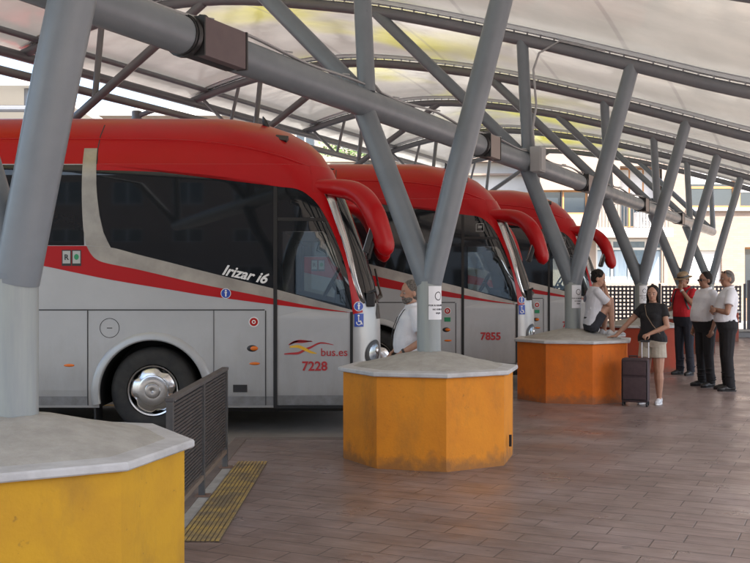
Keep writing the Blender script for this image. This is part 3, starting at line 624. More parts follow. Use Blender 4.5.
def make_bus(lab, loc, number, logo, group='red coaches nosed into the bays', tint=False):
    t = thing('coach_bus', lab, 'bus', loc, 0, group)
    b = bus_body(t)
    bm = loft([3.06, 3.15, 3.25, 3.33, 3.4, 3.48, 3.55, 3.60, 3.64, 3.67, 3.70, 3.72, 3.73], n=14); rf = obj('roof', bm, M_RED, t, smooth=50)
    # raised crown over the roof and its crease
    for (ya, col) in ((0, 0),):
        bm = bmesh.new(); L = [(-11.5, 3.34), (-6, 3.36), (-3.3, 3.36), (-2.2, 3.34), (-1.6, 3.27), (-1.2, 3.18), (-0.95, 3.1), (-0.78, 3.04)]
        tube(bm, [Vector((x, side_y(x, z), z))+side_n(x, z)*-0.002 for x, z in curve_pts(L, 4)], 0.012, 6); tube(bm, [Vector((x, 2*YC-side_y(x, z), z)) for x, z in curve_pts(L, 4)], 0.012, 6)
        obj('roof_crease', bm, M_RED, rf, smooth=True)
    bm = bmesh.new(); tube(bm, [Vector((-3.18, side_y(-3.18, z), z))+Vector((0, 0.004, 0)) for z in (2.95, 3.1, 3.25, 3.4, 3.5, 3.55)], 0.008, 6); obj('roof_seam', bm, M_SEAM, rf)
    bm = bmesh.new(); M = Matrix.Translation((-1.12, side_y(-1.12, 3.38)+0.02, 3.40)) @ Matrix.Rotation(R(-50), 4, 'X') @ Matrix.Rotation(R(12), 4, 'Y'); box(bm, -0.075, 0.075, -0.006, 0.05, -0.05, 0.05, 0.005, M); obj('roof_vent', bm, M_BLK2, rf)
    bm = bmesh.new(); ell(bm, (-0.62, 0.9, 3.10), (0.10, 0.035, 0.015)); obj('roof_marker', bm, M_BLK2, rf)
    bm = bmesh.new(); tube(bm, [(-1.32, 0.75, 3.50), (-1.36, 0.75, 3.66), (-1.38, 0.75, 3.72)], [0.05, 0.03, 0.006], 4); obj('roof_antenna', bm, M_BLK2, rf)
    for far in (False, True):
        k = dict(far=far)
        patch('side_window', [(-640, 164), (79.5, 164), (80, 215), (81.5, 245), (-640, 245)], M_GLASS, t, 0.003, **k)
        ta = [p for p in TOPG if p[0] < 272.5]; tb = [p for p in TOPG if p[0] > 272.5]; sa = [p for p in SIL_T if 109 < p[0] < 272.5]; sb = [p for p in SIL_T if p[0] > 272.5]
        patch('side_window', ta + [(272.5, 185.5), (272.5, 288.8)] + sa[::-1] + [(108, 247), (101, 232), (97, 215), (93.5, 190)], M_GLASS, t, 0.003, **k)
        patch('cab_window_frame', [(272.6, 185.5)] + [p for p in tb if p[1] < 230.5] + [(329.6, 231), (272.6, 231)], M_GLASS, t, 0.003, **k)
        patch('cab_window_frame', [(272.6, 231), (280, 231), (280, 290.3), (272.6, 288.8)], M_GLASS, t, 0.003, **k)
        patch('cab_window_frame', [(272.6, 288.8), (280, 290.3), (343, 305.3), (349.4, 309.6)] + sb[::-1][1:], M_GLASS, t, 0.003, **k)
        patch('cab_window_frame', [(320.5, 231), (329.6, 231)] + [p for p in tb if p[1] > 231.5] + DOORG[8:0:-1], M_GLASS, t, 0.003, **k)
        patch('door_glass', DOORG, M_CLEAR, t, 0.001, **k)
        rx = [-640, -470, -300, -250, -200, -150, -100, -60, -30, 0, 20, 38, 52, 67, 83.5] + [84+4*q for q in range(66)] + [349.3]
        rt = lambda x: 245.5 if x < 84 else lerp_tab(SIL_B, x)
        rb = lambda x: lerp_tab([(-640, 248)]+RED_B+[(349.4, 312.3)], x)
        patch('red_stripe', [[(a, rt(a)), (b_, rt(b_)), (b_, max(rt(b_)+0.02, rb(b_))), (a, max(rt(a)+0.02, rb(a)))] for a, b_ in zip(rx, rx[1:])], M_RED, t, 0.004, **k)
        patch('trim_sweep', SIL_T + SIL_B[::-1][1:-1], M_TRIM, t, 0.005, **k)
        patch('trim_pillar', curve_pts([(80, 147), (79, 190), (80.5, 225), (83.5, 245)], 5) + curve_pts([(108, 246.6), (101, 232), (96.5, 212), (93.6, 185), (93, 147)], 5), M_TRIM, t, 0.008, **k)
        # red front pillar
        inner = [p for p in TOPG if p[0] > 287]
        outer = curve_pts([(306, 163.3), (322, 195), (332, 221), (341, 247), (351, 284), (357, 301), (360, 312)], 5)
        patch('front_pillar', [(287, 163.3)] + inner + [(350, 314)] + outer[::-1], M_RED, t, 0.007, step=0.05, **k)
        patch('window_band', [(93.6, 163.3)] + TOPG[:26] + [(311, 163.3)], M_RED, t, 0.0055, **k)
    # door, seams
    bm = bmesh.new(); box(bm, -1.07, -0.98, 1.65, 2.15, 1.30, 2.22, 0.04); box(bm, -1.07, -0.62, 1.65, 2.15, 1.30, 1.50, 0.04); box(bm, -1.06, -0.99, 1.78, 2.02, 2.1, 2.27, 0.03); obj('driver_seat', bm, mat('seat_fabric', (0.10, 0.11, 0.14), 0.9), t)
    bm = bmesh.new(); N = 28; tube(bm, [(-0.60+0.10*math.sin(2*math.pi*q/N), 1.9+0.22*math.cos(2*math.pi*q/N), 1.72+0.18*math.sin(2*math.pi*q/N)) for q in range(N+1)], 0.018, 8); tube(bm, [(-0.60, 1.7, 1.72), (-0.60, 2.1, 1.72)], 0.014, 6); tube(bm, [(-0.6, 1.9, 1.72), (-0.42, 1.9, 1.45)], 0.03, 8); obj('steering_wheel', bm, M_BLK2, t)
    bm = bmesh.new(); box(bm, -0.50, -0.36, 0.35, 2.3, 1.40, 1.63, 0.03); obj('dashboard', bm, mat('dash', (0.06, 0.065, 0.07), 0.7), t)
    patch('upper_door_glass', [(275, 190), (296, 193), (308, 203), (318, 217), (275, 216)], M_GLASS, t, 0.007)
    bm_parts = [([(270.8, 186), (274.6, 186.5), (274.6, 408), (270.8, 408)], 0.013), ([(347.4, 311.5), (350.2, 311.5), (350.2, 408), (347.4, 408)], 0.009), ([(270.8, 404.8), (350, 404.8), (350, 408), (270.8, 408)], 0.0145),
                ([(275, 217), (321, 217.3), (323, 220.5), (275, 220.3)], 0.010)]
    for pp, of in bm_parts: patch('door_seal', pp, M_BLACK, t, of)
    patch('skirt', [(-600, 396), (84.5, 396), (84.5, 405), (-600, 405)], M_SILVD, t, 0.004)
    patch('skirt', [(210, 396), (270.6, 396), (270.6, 405), (210, 405)], M_SILVD, t, 0.004)
    patch('skirt', [(275, 395), (347, 395), (347, 404.6), (275, 404.6)], M_SILVD, t, 0.004)
    patch('panel_seam', [(-600, 308.9), (262, 308.9), (262, 310.1), (-600, 310.1)], M_SEAM, t, 0.005)
    for x in (-520, -400, -280, -160, -40, 84.6, 210.6, 262.5):
        patch('panel_seam', [(x, 310.2), (x+1.0, 310.2), (x+1.0, 405), (x, 405)], M_SEAM if x in (262.5, 84.6) else M_GAPS, t, 0.0052)
    # small things on the side
    bm = bmesh.new(); cx, cz = px(107, 327.6); a = [bm.verts.new((cx+0.112*math.cos(q*math.pi/20), -0.004, cz+0.112*math.sin(q*math.pi/20))) for q in range(40)]; b_ = [bm.verts.new((cx+0.106*math.cos(q*math.pi/20), -0.004, cz+0.106*math.sin(q*math.pi/20))) for q in range(40)]; strip(bm, a, b_)
    box(bm, cx-0.03, cx+0.03, -0.005, -0.003, cz-0.004, cz+0.004); obj('fuel_flap', bm, M_SEAM, t)
    for (x, y) in ((66.5, 365), (-120, 365), (252, 363.2)):
        bm = bmesh.new(); c = px(x, y); ell(bm, (c[0], 0, c[1]), (0.062, 0.012, 0.017)); obj('side_marker', bm, M_AMBER, t, smooth=True)
    bm = bmesh.new(); c = px(250.5, 348); ell(bm, (c[0]-0.01, 0, c[1]), (0.062, 0.012, 0.038)); sm = obj('side_indicator', bm, M_BLK2, t, smooth=True)
    bm = bmesh.new(); ell(bm, (c[0]+0.012, -0.006, c[1]), (0.045, 0.018, 0.026)); obj('lens', bm, M_AMBER, sm, smooth=True)
    bm = bmesh.new(); c = px(251.2, 321.5); e = obj('round_emblem', (tube(bm, [(c[0], 0.002, c[1]), (c[0], -0.007, c[1])], 0.058, 24), bm)[1], M_WHITE, t)
    bm = bmesh.new(); tube(bm, [(c[0], -0.006, c[1]), (c[0], -0.009, c[1])], 0.047, 24); obj('emblem_disc', bm, M_LENSR, e)
    bm = bmesh.new(); tube(bm, [(c[0], -0.008, c[1]), (c[0], -0.0105, c[1])], 0.022, 20); obj('emblem_disc', bm, M_WHITE, e)
    bm = bmesh.new(); tube(bm, [(c[0], -0.009, c[1]), (c[0], -0.012, c[1])], 0.012, 16); obj('emblem_disc', bm, M_LENSR, e)
    bm = bmesh.new(); c = px(237.5, 388); box(bm, c[0]-0.08, c[0]+0.08, -0.008, 0, c[1]-0.042, c[1]+0.042, 0.003)
    obj('vent_plate', bm, M_BLK2, t)
    # window lights stickers
    def blue_round(x, y, r):
        c = px(x, y); pm = patch('round_sign', disc_poly(x, y, r*S), M_WHITE, t, 0.0105); patch('sign_face', disc_poly(x, y, r*S*0.88), M_BLUE, pm, 0.0120)
        patch('figure', [(x-0.7, y+3.2), (x-0.7, y-0.3), (x-1.2, y-0.3), (x-1.2, y-1.6), (x+1.2, y-1.6), (x+1.2, y-0.3), (x+0.7, y-0.3), (x+0.7, y+3.2)], M_WHITE, pm, 0.0135)
        patch('figure', disc_poly(x, y-2.8, 0.95), M_WHITE, pm, 0.0135)
    blue_round(223.3, 293, 0.058); blue_round(355.7, 306, 0.055)
    x, y = 356.3, 319.8
    wc = patch('wheelchair_sign', [(x-4.6, y-6.6), (x+4.2, y-6.6), (x+4.2, y+6.6), (x-4.6, y+6.6)], M_BLUE, t, 0.011, step=0.03)
    def ringp(cx, cy, r0, r1, a0, a1, n=14): return [(cx+r1*math.cos(R(a0+(a1-a0)*k/n)), cy+r1*math.sin(R(a0+(a1-a0)*k/n))) for k in range(n+1)] + [(cx+r0*math.cos(R(a1+(a0-a1)*k/n)), cy+r0*math.sin(R(a1+(a0-a1)*k/n))) for k in range(n+1)]
    patch('wheel_mark', ringp(x-0.4, y+2.4, 1.9, 2.7, -60, 200), M_WHITE, wc, 0.0125)
    patch('figure', [(x-1.2, y-3.2), (x-0.3, y-3.2), (x-0.1, y+0.6), (x+1.9, y+0.7), (x+2.9, y+3.2), (x+3.2, y+4.3), (x+2.3, y+4.5), (x+1.3, y+1.7), (x-1.0, y+1.7)], M_WHITE, wc, 0.0127)
    patch('figure', disc_poly(x-0.7, y-4.5, 1.0), M_WHITE, wc, 0.0127)
    for (x, gm) in ((64, 0), (74, 1)):
        pl = patch('small_plate', [(x-4.7, 249.5), (x+4.7, 249.5), (x+4.7, 265.5), (x-4.7, 265.5)], M_BLK2, t, 0.0065)
        patch('plate_face', [(x-3.8, 250.5), (x+3.8, 250.5), (x+3.8, 263), (x-3.8, 263)], mat('plate_grey', (0.45, 0.46, 0.46), 0.4), pl, 0.0085)
        if gm == 0:
            c = px(x, 259.3); text('lettering', 'R', 0.085, M_INK, pl, (c[0], -0.010, c[1]), bold=0.002)
        else: patch('leaf_mark', disc_poly(x, 256.5, 2.4, 2.9), M_GREEN, pl, 0.0100)
    if logo:
        c = px(241, 278.5); text('lettering', 'Irizar i6', 0.165, M_WHITE, t, (c[0], -0.0085, c[1]), rot=(R(90), R(12), 0), shear=0.35, bold=0.004)
        def ribbon(pts, w0, m):
            pts = curve_pts(pts, 6); n = len(pts); up, dn = [], []
            for i, (x, y) in enumerate(pts):
                q = math.sin(math.pi*(0.12+0.82*i/(n-1)))*w0; up.append((x, y-q)); dn.append((x, y+q))
            patch('logo_wave', up+dn[::-1], m, t, 0.006+0.0015*(m is M_LOGY))
        ribbon([(286, 344.5), (292, 341.5), (300, 341.5), (309, 340.6)], 1.2, M_TXTR); ribbon([(287, 344), (296, 340.3), (310, 341.3)], 0.9, M_TXTR)
        ribbon([(281.5, 353.6), (288, 353.2), (296, 352.6), (303, 349), (308, 347), (318, 342.5), (331, 344.5)], 1.3, M_TXTR)
        ribbon([(287, 346.6), (295, 346), (302, 348.6), (308, 351.5), (314, 353)], 1.7, M_LOGY)
        c = px(331.5, 355.5); text('lettering', 'bus.es', 0.125, M_TXTR, t, (c[0], -0.006, c[1]), bold=0.0008)
        c = px(312, 370); text('number', number, 0.145, M_TXTR, t, (c[0], -0.006, c[1]), bold=0.0035)
    else:
        c = px(312, 362); text('number', number, 0.165, M_TXTR, t, (c[0], -0.006, c[1]), bold=0.005)
        c = px(251.2, 333.5); bm = bmesh.new(); box(bm, c[0]-0.05, c[0]+0.05, -0.007, 0, c[1]-0.035, c[1]+0.035); obj('green_plate', bm, M_GREEN, t)
        bm = bmesh.new(); M = px(297, 204); 
        for (a0, a1, b0, b1) in ((-0.06, 0.06, 0.055, 0.065), (-0.06, 0.06, -0.065, -0.055), (-0.065, -0.055, -0.065, 0.065), (0.055, 0.065, -0.065, 0.065), (-0.03, 0.03, -0.01, 0.03)): box(bm, M[0]+a0, M[0]+a1, side_y(M[0], M[1])-0.011, side_y(M[0], M[1])-0.0095, M[1]+b0, M[1]+b1)
        obj('window_sticker', bm, mat('sticker_grey', (0.3, 0.31, 0.31), 0.5), t)
    # windscreen wrapping round the front
    XE = [(1.48, -0.19), (1.66, -0.27), (2.1, -0.385), (2.4, -0.485), (2.74, -0.60)]
    def wrap(name, z0, z1, xe, m, off, nz=10, par=t, solid=0.0):
        bm = bmesh.new(); prev = None
        for i in range(nz+1):
            z = z0+(z1-z0)*i/nz; P = outline(z, off, n=16)[:34]; x_e = xe(z)
            P = [p for p in P if p.x >= x_e]
            L = [0]
            for a, b in zip(P, P[1:]): L.append(L[-1]+(b-a).length)
            Q = []; N = 40
            for k in range(N+1):
                s = L[-1]*k/N; j = 0
                while j < len(L)-2 and L[j+1] < s: j += 1
                f = (s-L[j])/max(1e-9, L[j+1]-L[j]); Q.append(bm.verts.new(P[j].lerp(P[j+1], f)))
            if prev:
                for k in range(N): bm.faces.new((prev[k], prev[k+1], Q[k+1], Q[k]))
            prev = Q
        return obj(name, bm, m, par, smooth=True)
    ws = wrap('windscreen', 1.48, 2.74, lambda z: lerp_tab(XE, z), M_GLASS, 0.012)
    # bright trim on the windscreen edges
    for sgn in (1, -1):
        bm = bmesh.new(); pts = []
        for i in range(12):
            z = 1.48+1.26*i/11; x = lerp_tab(XE, z)+0.025; p = Vector((x, side_y(x, z), z))+side_n(x, z)*0.012
            if sgn < 0: p.y = 2*YC-p.y
            pts.append(p)
        tube(bm, pts, [0.024+0.05*i/11 for i in range(12)], 8, flat=0.25, up=(1, 0, 0.2)); obj('screen_trim', bm, M_CHROME, t, smooth=True)
    wrap('front_fascia', 1.30, 1.475, lambda z: -0.02, M_BLK2, 0.006, nz=3)
    wrap('visor_band', 2.745, 3.06, lambda z: -0.78, M_RED, 0.010, nz=3)
    # bumper lip
    bm = bmesh.new(); P = outline(0.42, 0.02, n=12)[:26]; tube(bm, [Vector((p.x, p.y, 0.40)) for p in P], 0.05, 8, flat=0.5, up=(0, 0, 1)); obj('bumper', bm, M_SILV, t, smooth=True)
    # headlights
    for sgn in (1, -1):
        for nm, zc, rx, rz_, m, of in (('headlight', 0.92, 0.13, 0.14, M_BLK2, 0.006), ('headlight_lens', 0.92, 0.105, 0.118, M_LAMP, 0.010)):
            bm = bmesh.new(); rings = []
            xf, wd, r = busdim(zc)
            for q in range(5):
                ring = []
                for k in range(24):
                    a = 2*math.pi*k/24; sarc = rx*q/4*math.cos(a); zz = zc+rz_*q/4*math.sin(a)+0.25*sarc
                    an = -math.pi/2 + R(50) + sarc/r; xf2, wd2, r2 = busdim(zz); o_ = of + 0.02*(1-(q/4)**2)
                    p = Vector((xf2-r2+(r2+o_)*math.cos(an), YC-wd2+r2+(r2+o_)*math.sin(an), zz))
                    if sgn < 0: p.y = 2*YC-p.y
                    ring.append(bm.verts.new(p))
                rings.append(ring)
            for a, b_ in zip(rings, rings[1:]): strip(bm, a, b_)
            bmesh.ops.remove_doubles(bm, verts=bm.verts[:], dist=1e-5)
            if nm == 'headlight': hl = obj(nm, bm, m, t, smooth=True)
            else:
                obj('lens', bm, m, hl, smooth=True)
                bm = bmesh.new(); an = -math.pi/2+R(54); xf2, wd2, r2 = busdim(0.94); pc = Vector((xf2-r2+(r2+0.012)*math.cos(an), YC-wd2+r2+(r2+0.012)*math.sin(an), 0.94))
                if sgn < 0: pc.y = 2*YC-pc.y
                ell(bm, pc, (0.035, 0.035, 0.045)); obj('reflector', bm, M_CHROME, hl, smooth=True)
    # wipers and camera pod at the screen foot
    bm = bmesh.new(); box(bm, -0.13, -0.03, 0.08, 0.22, 1.44, 1.60, 0.015); tube(bm, [(-0.03, 0.2, 1.5), (0.05, 0.5, 1.55), (0.0, 1.2, 1.72)], 0.014, 6); tube(bm, [(0.0, 1.6, 1.5), (0.04, 1.9, 1.58), (-0.03, 2.2, 1.9)], 0.014, 6)
    tube(bm, [(-0.10, 0.1, 1.60), (-0.02, 0.08, 1.63)], 0.016, 6); obj('wiper', bm, M_BLK2, t)
    # mirror arms like antennae
    cl = [(300, 184), (320, 185), (338, 187), (352, 191), (363, 200), (372, 215), (378, 232), (382, 245), (383.4, 252), (384, 256.5)]
    rad = [0.06, 0.09, 0.108, 0.118, 0.12, 0.12, 0.115, 0.108, 0.08, 0.012]
    for sgn in (1, -1):
        tt = curve_pts(cl, 4); n = len(tt); bm = bmesh.new(); P = []; RRr = []
        for i, q in enumerate(tt):
            x, z = px(*q); f = i/(n-1); y = 0.17-0.33*smoothstep(0.15, 0.6, f)
            if sgn < 0: y = 2*YC-y
            P.append((x, y, z)); RRr.append(lerp_tab([(k/9, r_) for k, r_ in enumerate(rad)], f))
        tube(bm, P, RRr, 18, flat=1.15, up=None); ar = obj('mirror_arm', bm, M_RED, t, smooth=True)
        bm = bmesh.new(); c = px(368.5, 236); yy = -0.16 if sgn > 0 else 2*YC+0.16
        M = Matrix.Translation((c[0], yy, c[1])) @ Matrix.Rotation(R(17), 4, 'Y'); box(bm, -0.035, 0.03, -0.085, 0.085, -0.2, 0.2, 0.02, M); mg = obj('mirror_housing', bm, M_BLK2, ar, smooth=35)
        bm = bmesh.new(); box(bm, -0.041, -0.036, -0.075, 0.075, -0.185, 0.185, 0.0, M); obj('mirror_glass', bm, M_CHROME, mg)
    # wheels
    for xc, nm in ((-2.55, 'f'), (-9.0, 'r')):
        for sgn in (1, -1):
            def Y(y): return y if sgn > 0 else 2*YC-y
            bm = bmesh.new(); pr = [(0.285, 0.10), (0.30, 0.055), (0.36, 0.045), (0.43, 0.05), (0.468, 0.075), (0.49, 0.11), (0.49, 0.32), (0.46, 0.36), (0.3, 0.36)]
            rings = [[bm.verts.new((xc+r_*math.cos(2*math.pi*k/48), Y(y_), 0.49+r_*math.sin(2*math.pi*k/48))) for k in range(48)] for r_, y_ in pr]
            for a, b_ in zip(rings, rings[1:]): strip(bm, a, b_)
            wh = obj('wheel', bm, M_TYRE, t, smooth=35); wh.name = 'wheel'
            bm = bmesh.new(); pr = [(0.292, 0.075), (0.286, 0.045), (0.27, 0.05), (0.262, 0.11), (0.24, 0.14), (0.0001, 0.15)]
            rings = [[bm.verts.new((xc+r_*math.cos(2*math.pi*k/48), Y(y_), 0.49+r_*math.sin(2*math.pi*k/48))) for k in range(48)] for r_, y_ in pr]
            for a, b_ in zip(rings, rings[1:]): strip(bm, a, b_)
            obj('rim', bm, M_CHROME, wh, smooth=35)
            # hub cap: star lobed cover
            bm = bmesh.new(); rings = []
            for f, y_ in ((1.0, 0.10), (0.97, 0.075), (0.80, 0.052), (0.72, 0.046), (0.70, 0.034), (0.60, 0.028), (0.36, 0.03), (0.33, 0.018), (0.15, 0.012), (0.0001, 0.02)):
                ring = []
                for k in range(60):
                    a = 2*math.pi*k/60; lob = 0.262*(1-0.13*max(0, math.cos(5*a+0.6))**1.5) if f > 0.75 else 0.245
                    ring.append(bm.verts.new((xc+lob*f*math.cos(a), Y(y_), 0.49+lob*f*math.sin(a))))
                rings.append(ring)
            for a, b_ in zip(rings, rings[1:]): strip(bm, a, b_)
            obj('hub_cap', bm, M_CHROME, wh, smooth=30)
            # arch lip
            bm = bmesh.new(); N = 40; rg = []
            for k in range(N+1):
                a = R(-12)+R(204)*k/N
                rg.append([bm.verts.new((xc+q*math.cos(a), Y(y_), 0.47+q*math.sin(a))) for q, y_ in ((0.595, 0.03), (0.592, -0.012), (0.605, -0.024), (0.655, -0.020), (0.685, -0.004), (0.69, 0.004))])
            for a, b_ in zip(rg, rg[1:]):
                for j in range(5): bm.faces.new((a[j], a[j+1], b_[j+1], b_[j]))
            obj('wheel_arch', bm, M_SILV, t, smooth=35)
            bm = bmesh.new(); box(bm, xc-0.66, xc-0.64, min(Y(0.02), Y(0.3)), max(Y(0.02), Y(0.3)), 0.08, 0.36); obj('mud_flap', bm, M_BLACK, t)
    bm = bmesh.new(); box(bm, -11.5, -9.9, 0.3, 2.2, 0.2, 0.32); box(bm, -8, -3.4, 0.35, 2.2, 0.24, 0.32); box(bm, -1.8, -0.2, 0.35, 2.2, 0.22, 0.32); obj('underbody', bm, M_BLACK, t)
    return t
make_bus('red and silver coach numbered 7228, nearest and largest', (0.03, 11.3, -0.15), '7228', True)
make_bus('red and white coach numbered 7855, middle of the three', (2.55, 15.9, -0.15), '7855', False)
make_bus('red and white coach farthest back, nose behind the boy\'s column', (4.72, 20.5, -0.15), '7857', False)
# ------------------------------------------------------------------ barrier
t = thing('pedestrian_barrier', 'dark slatted steel barrier beside the yellow tactile strip', 'barrier', (-1.262, 0, 0))
bm = bmesh.new(); box(bm, -0.028, 0.028, 6.14, 8.44, 0.825, 0.85, 0.004); obj('top_rail', bm, M_BARTOP, t)
for y in (6.16, 7.29, 8.42):
    bm = bmesh.new(); box(bm, -0.022, 0.022, y-0.02, y+0.02, 0.012, 0.824, 0.003); po = obj('post', bm, M_BAR, t)
    bm = bmesh.new(); box(bm, -0.045, 0.06, y-0.055, y+0.055, 0.0055, 0.014, 0.002); obj('foot_plate', bm, mat('rusty_plate', (0.16, 0.10, 0.075), 0.8), po)
bm = bmesh.new(); box(bm, -0.018, 0.018, 6.181, 8.399, 0.125, 0.16, 0.003); obj('bottom_rail', bm, mat('barrier_bottom', (0.17, 0.13, 0.10), 0.7), t)
bm = bmesh.new()
for k in range(26):
    z = 0.175+0.0245*k; box(bm, -0.008, 0.008, 6.181, 7.269, z, z+0.016); box(bm, -0.008, 0.008, 7.311, 8.399, z, z+0.016)
for k in range(1, 12):
    for y in (6.18+1.09*k/12, 7.31+1.09*k/12): box(bm, -0.0145, -0.0085, y-0.006, y+0.006, 0.162, 0.823)
obj('slat_panel', bm, M_BARPANEL, t)
# ------------------------------------------------------------------ low wall + lattice fence
bm = bmesh.new(); box(bm, 3.8, 30, 28.9, 29.25, 0, 0.17, 0.01); o = obj('low_wall', bm, mat('low_wall_conc', (0.20, 0.205, 0.21), 0.85, col2=(0.15, 0.15, 0.155), nscale=3)); tag(o, 'low grey concrete wall under the lattice fence', 'wall')
bm = bmesh.new(); box(bm, 3.75, 30.05, 28.85, 29.3, 0.172, 0.23, 0.008); obj('coping', bm, M_KERB, o)
t = thing('lattice_fence', 'dark blue lattice fence of square holes behind the waiting people', 'fence', (0, 29.05, 0))
def lattice(x0, x1, z0, z1, d=0.113, wd=0.056):
    bm = bmesh.new(); n = int((x1-x0)/d)
    for k in range(n+1): box(bm, x0+k*d, x0+k*d+wd, -0.008, 0.008, z0, z1)
    m = int((z1-z0)/d)
    for k in range(m+1): box(bm, x0, x0+n*d+wd, -0.018, -0.009, z0+k*d, z0+k*d+wd)
    return obj('lattice_panel', bm, M_FENCE, t)
sx_ = 29.05/1000
pans = [(3.9, 6.0), (6.14, 8.0), (8.32, 10.68), (11.1, 13.4), (13.5, 16.0)]
for a, b in pans:
    lattice(a, b, 0.42, 1.50)
    for x in (a-0.05, b+0.06):
        bm = bmesh.new(); box(bm, x-0.03, x+0.03, -0.03, 0.03, 0.231, 1.56, 0.004); obj('fence_post', bm, M_FENCE, t)
bm = bmesh.new(); box(bm, 10.82, 10.94, -0.06, 0.06, 0.231, 1.66, 0.005); obj('fence_post', bm, M_FENCE, t)
# ------------------------------------------------------------------ buildings
def wall_holes(name, x0, x1, z0, z1, y, depth, holes, m, parent):
    xs = sorted({x0, x1, *[h[0] for h in holes], *[h[1] for h in holes]}); zs = sorted({z0, z1, *[h[2] for h in holes], *[h[3] for h in holes]})
    bm = bmesh.new()
    for a, b in zip(xs, xs[1:]):
        for c, d in zip(zs, zs[1:]):
            mx, mz = (a+b)/2, (c+d)/2
            if any(h[0] < mx < h[1] and h[2] < mz < h[3] for h in holes): continue
            poly(bm, [(a, y, c), (b, y, c), (b, y, d), (a, y, d)])
    for h in holes:
        a, b, c, d = h[:4]
        poly(bm, [(a, y, c), (a, y+depth, c), (a, y+depth, d), (a, y, d)]); poly(bm, [(b, y, c), (b, y, d), (b, y+depth, d), (b, y+depth, c)])
        poly(bm, [(a, y, c), (b, y, c), (b, y+depth, c), (a, y+depth, c)]); poly(bm, [(a, y, d), (a, y+depth, d), (b, y+depth, d), (b, y, d)])
    # sides, top and back make it a volume
    Dp = 9
    poly(bm, [(x0, y, z0), (x0, y, z1), (x0, y+Dp, z1), (x0, y+Dp, z0)]); poly(bm, [(x1, y, z0), (x1, y+Dp, z0), (x1, y+Dp, z1), (x1, y, z1)])
    poly(bm, [(x0, y, z1), (x1, y, z1), (x1, y+Dp, z1), (x0, y+Dp, z1)]); poly(bm, [(x0, y+Dp, z0), (x0, y+Dp, z1), (x1, y+Dp, z1), (x1, y+Dp, z0)])
    bmesh.ops.remove_doubles(bm, verts=bm.verts[:], dist=1e-4)
    return obj(name, bm, m, parent)
FD = 42.0
def fx(p, D=FD): return (p-375)*D/1000
def fz(p, D=FD): return 1.55+(284-p)*D/1000
M_FRO = mat('orange_frame', (0.42, 0.20, 0.07), 0.5); M_FRW = mat('white_frame', (0.66, 0.66, 0.64), 0.5)
M_PANE = mat('house_glass', (0.10, 0.15, 0.19), 0.08, spec=0.8, col2=(0.20, 0.26, 0.30), nscale=1.4)
M_PANED = mat('house_glass_dark', (0.03, 0.04, 0.05), 0.08, spec=0.8)
M_BLIND = mat('white_blind', (0.66, 0.65, 0.63), 0.7, stretch=(0.2, 1, 12), col2=(0.58, 0.57, 0.55), nscale=2)
M_CURT = mat('blue_curtain', (0.30, 0.40, 0.48), 0.6, stretch=(8, 1, 0.4), col2=(0.42, 0.50, 0.56), nscale=2)
def window(parent, a, b, c, d, y, frame, pane, nx=2, fw=0.07, blind=0.0, transom=0.0, curtain=()):
    bm = bmesh.new(); yy = y+0.18
    box(bm, a, b, yy, yy+0.06, c, c+fw); box(bm, a, b, yy, yy+0.06, d-fw, d); box(bm, a, a+fw, yy+0.001, yy+0.059, c+fw, d-fw); box(bm, b-fw, b, yy+0.001, yy+0.059, c+fw, d-fw)
    for k in range(1, nx): x = a+(b-a)*k/nx; box(bm, x-fw/2, x+fw/2, yy+0.002, yy+0.058, c+fw, d-fw)
    if transom: z = d-(d-c)*transom; box(bm, a+fw, b-fw, yy+0.004, yy+0.056, z-fw/2, z+fw/2)
    w_ = obj('window', bm, frame, parent)
    bm = bmesh.new(); box(bm, a+0.01, b-0.01, yy+0.03, yy+0.04, c+0.01, d-0.01); obj('pane', bm, pane, w_)
    if blind:
        bm = bmesh.new(); box(bm, a+fw, b-fw, yy+0.005, yy+0.026, d-(d-c)*blind, d-fw); obj('blind', bm, M_BLIND, w_)
    for k in curtain:
        bm = bmesh.new(); x = a+(b-a)*k/nx; box(bm, x+fw, x+(b-a)/nx-fw, yy+0.015, yy+0.027, c+fw, d-(d-c)*(transom or 0)-fw); obj('curtain', bm, M_CURT, w_)
    return w_
# left block (plastered) with recess and the large window
t = thing('apartment_building', 'beige plastered building with balcony and wide glazed window behind the fence', 'building')
LH = [(fx(596), fx(664), fz(283), fz(239)), (fx(620), fx(662), fz(227), fz(166)), (fx(540), fx(588), fz(214), fz(190)), (fx(620), fx(662), fz(140), fz(90)), (fx(540), fx(588), fz(140), fz(100))]
wall_holes('wall', fx(562), fx(664.5), -0.15, 13.5, FD, 0.9, LH, M_PLAST, t)
window(t, *LH[0], FD, M_FRW, M_PANE, nx=4, transom=0.22, curtain=(0, 1, 3), fw=0.1)
window(t, LH[1][0], LH[1][1], LH[1][2], LH[1][3], FD+0.6, M_FRO, M_PANED, nx=3, blind=0.5)
window(t, *LH[2], FD, M_FRO, M_PANED, nx=2); window(t, *LH[3], FD, M_FRO, M_PANED, nx=2); window(t, *LH[4], FD, M_FRO, M_PANED, nx=2)
bm = bmesh.new(); box(bm, fx(520), fx(667), FD-0.9, FD-0.002, fz(238), fz(229)); obj('ledge', bm, M_WHITEW, t)
bm = bmesh.new()
for k in range(26): x = fx(585)+k*0.13; box(bm, x, x+0.03, FD-0.8, FD-0.77, fz(228.8), fz(206))
box(bm, fx(583), fx(664), FD-0.82, FD-0.75, fz(206), fz(205)); obj('railing', bm, mat('railing_paint', (0.10, 0.09, 0.085), 0.5), t)
bm = bmesh.new(); box(bm, fx(559), fx(666.5), FD-0.25, FD-0.001, 13.2, 13.6); obj('cornice', bm, M_WHITEW, t)
a = thing('air_conditioner', 'white air conditioning unit on the balcony of the beige building', 'air conditioner', (fx(642), FD-0.42, fz(228.9)))
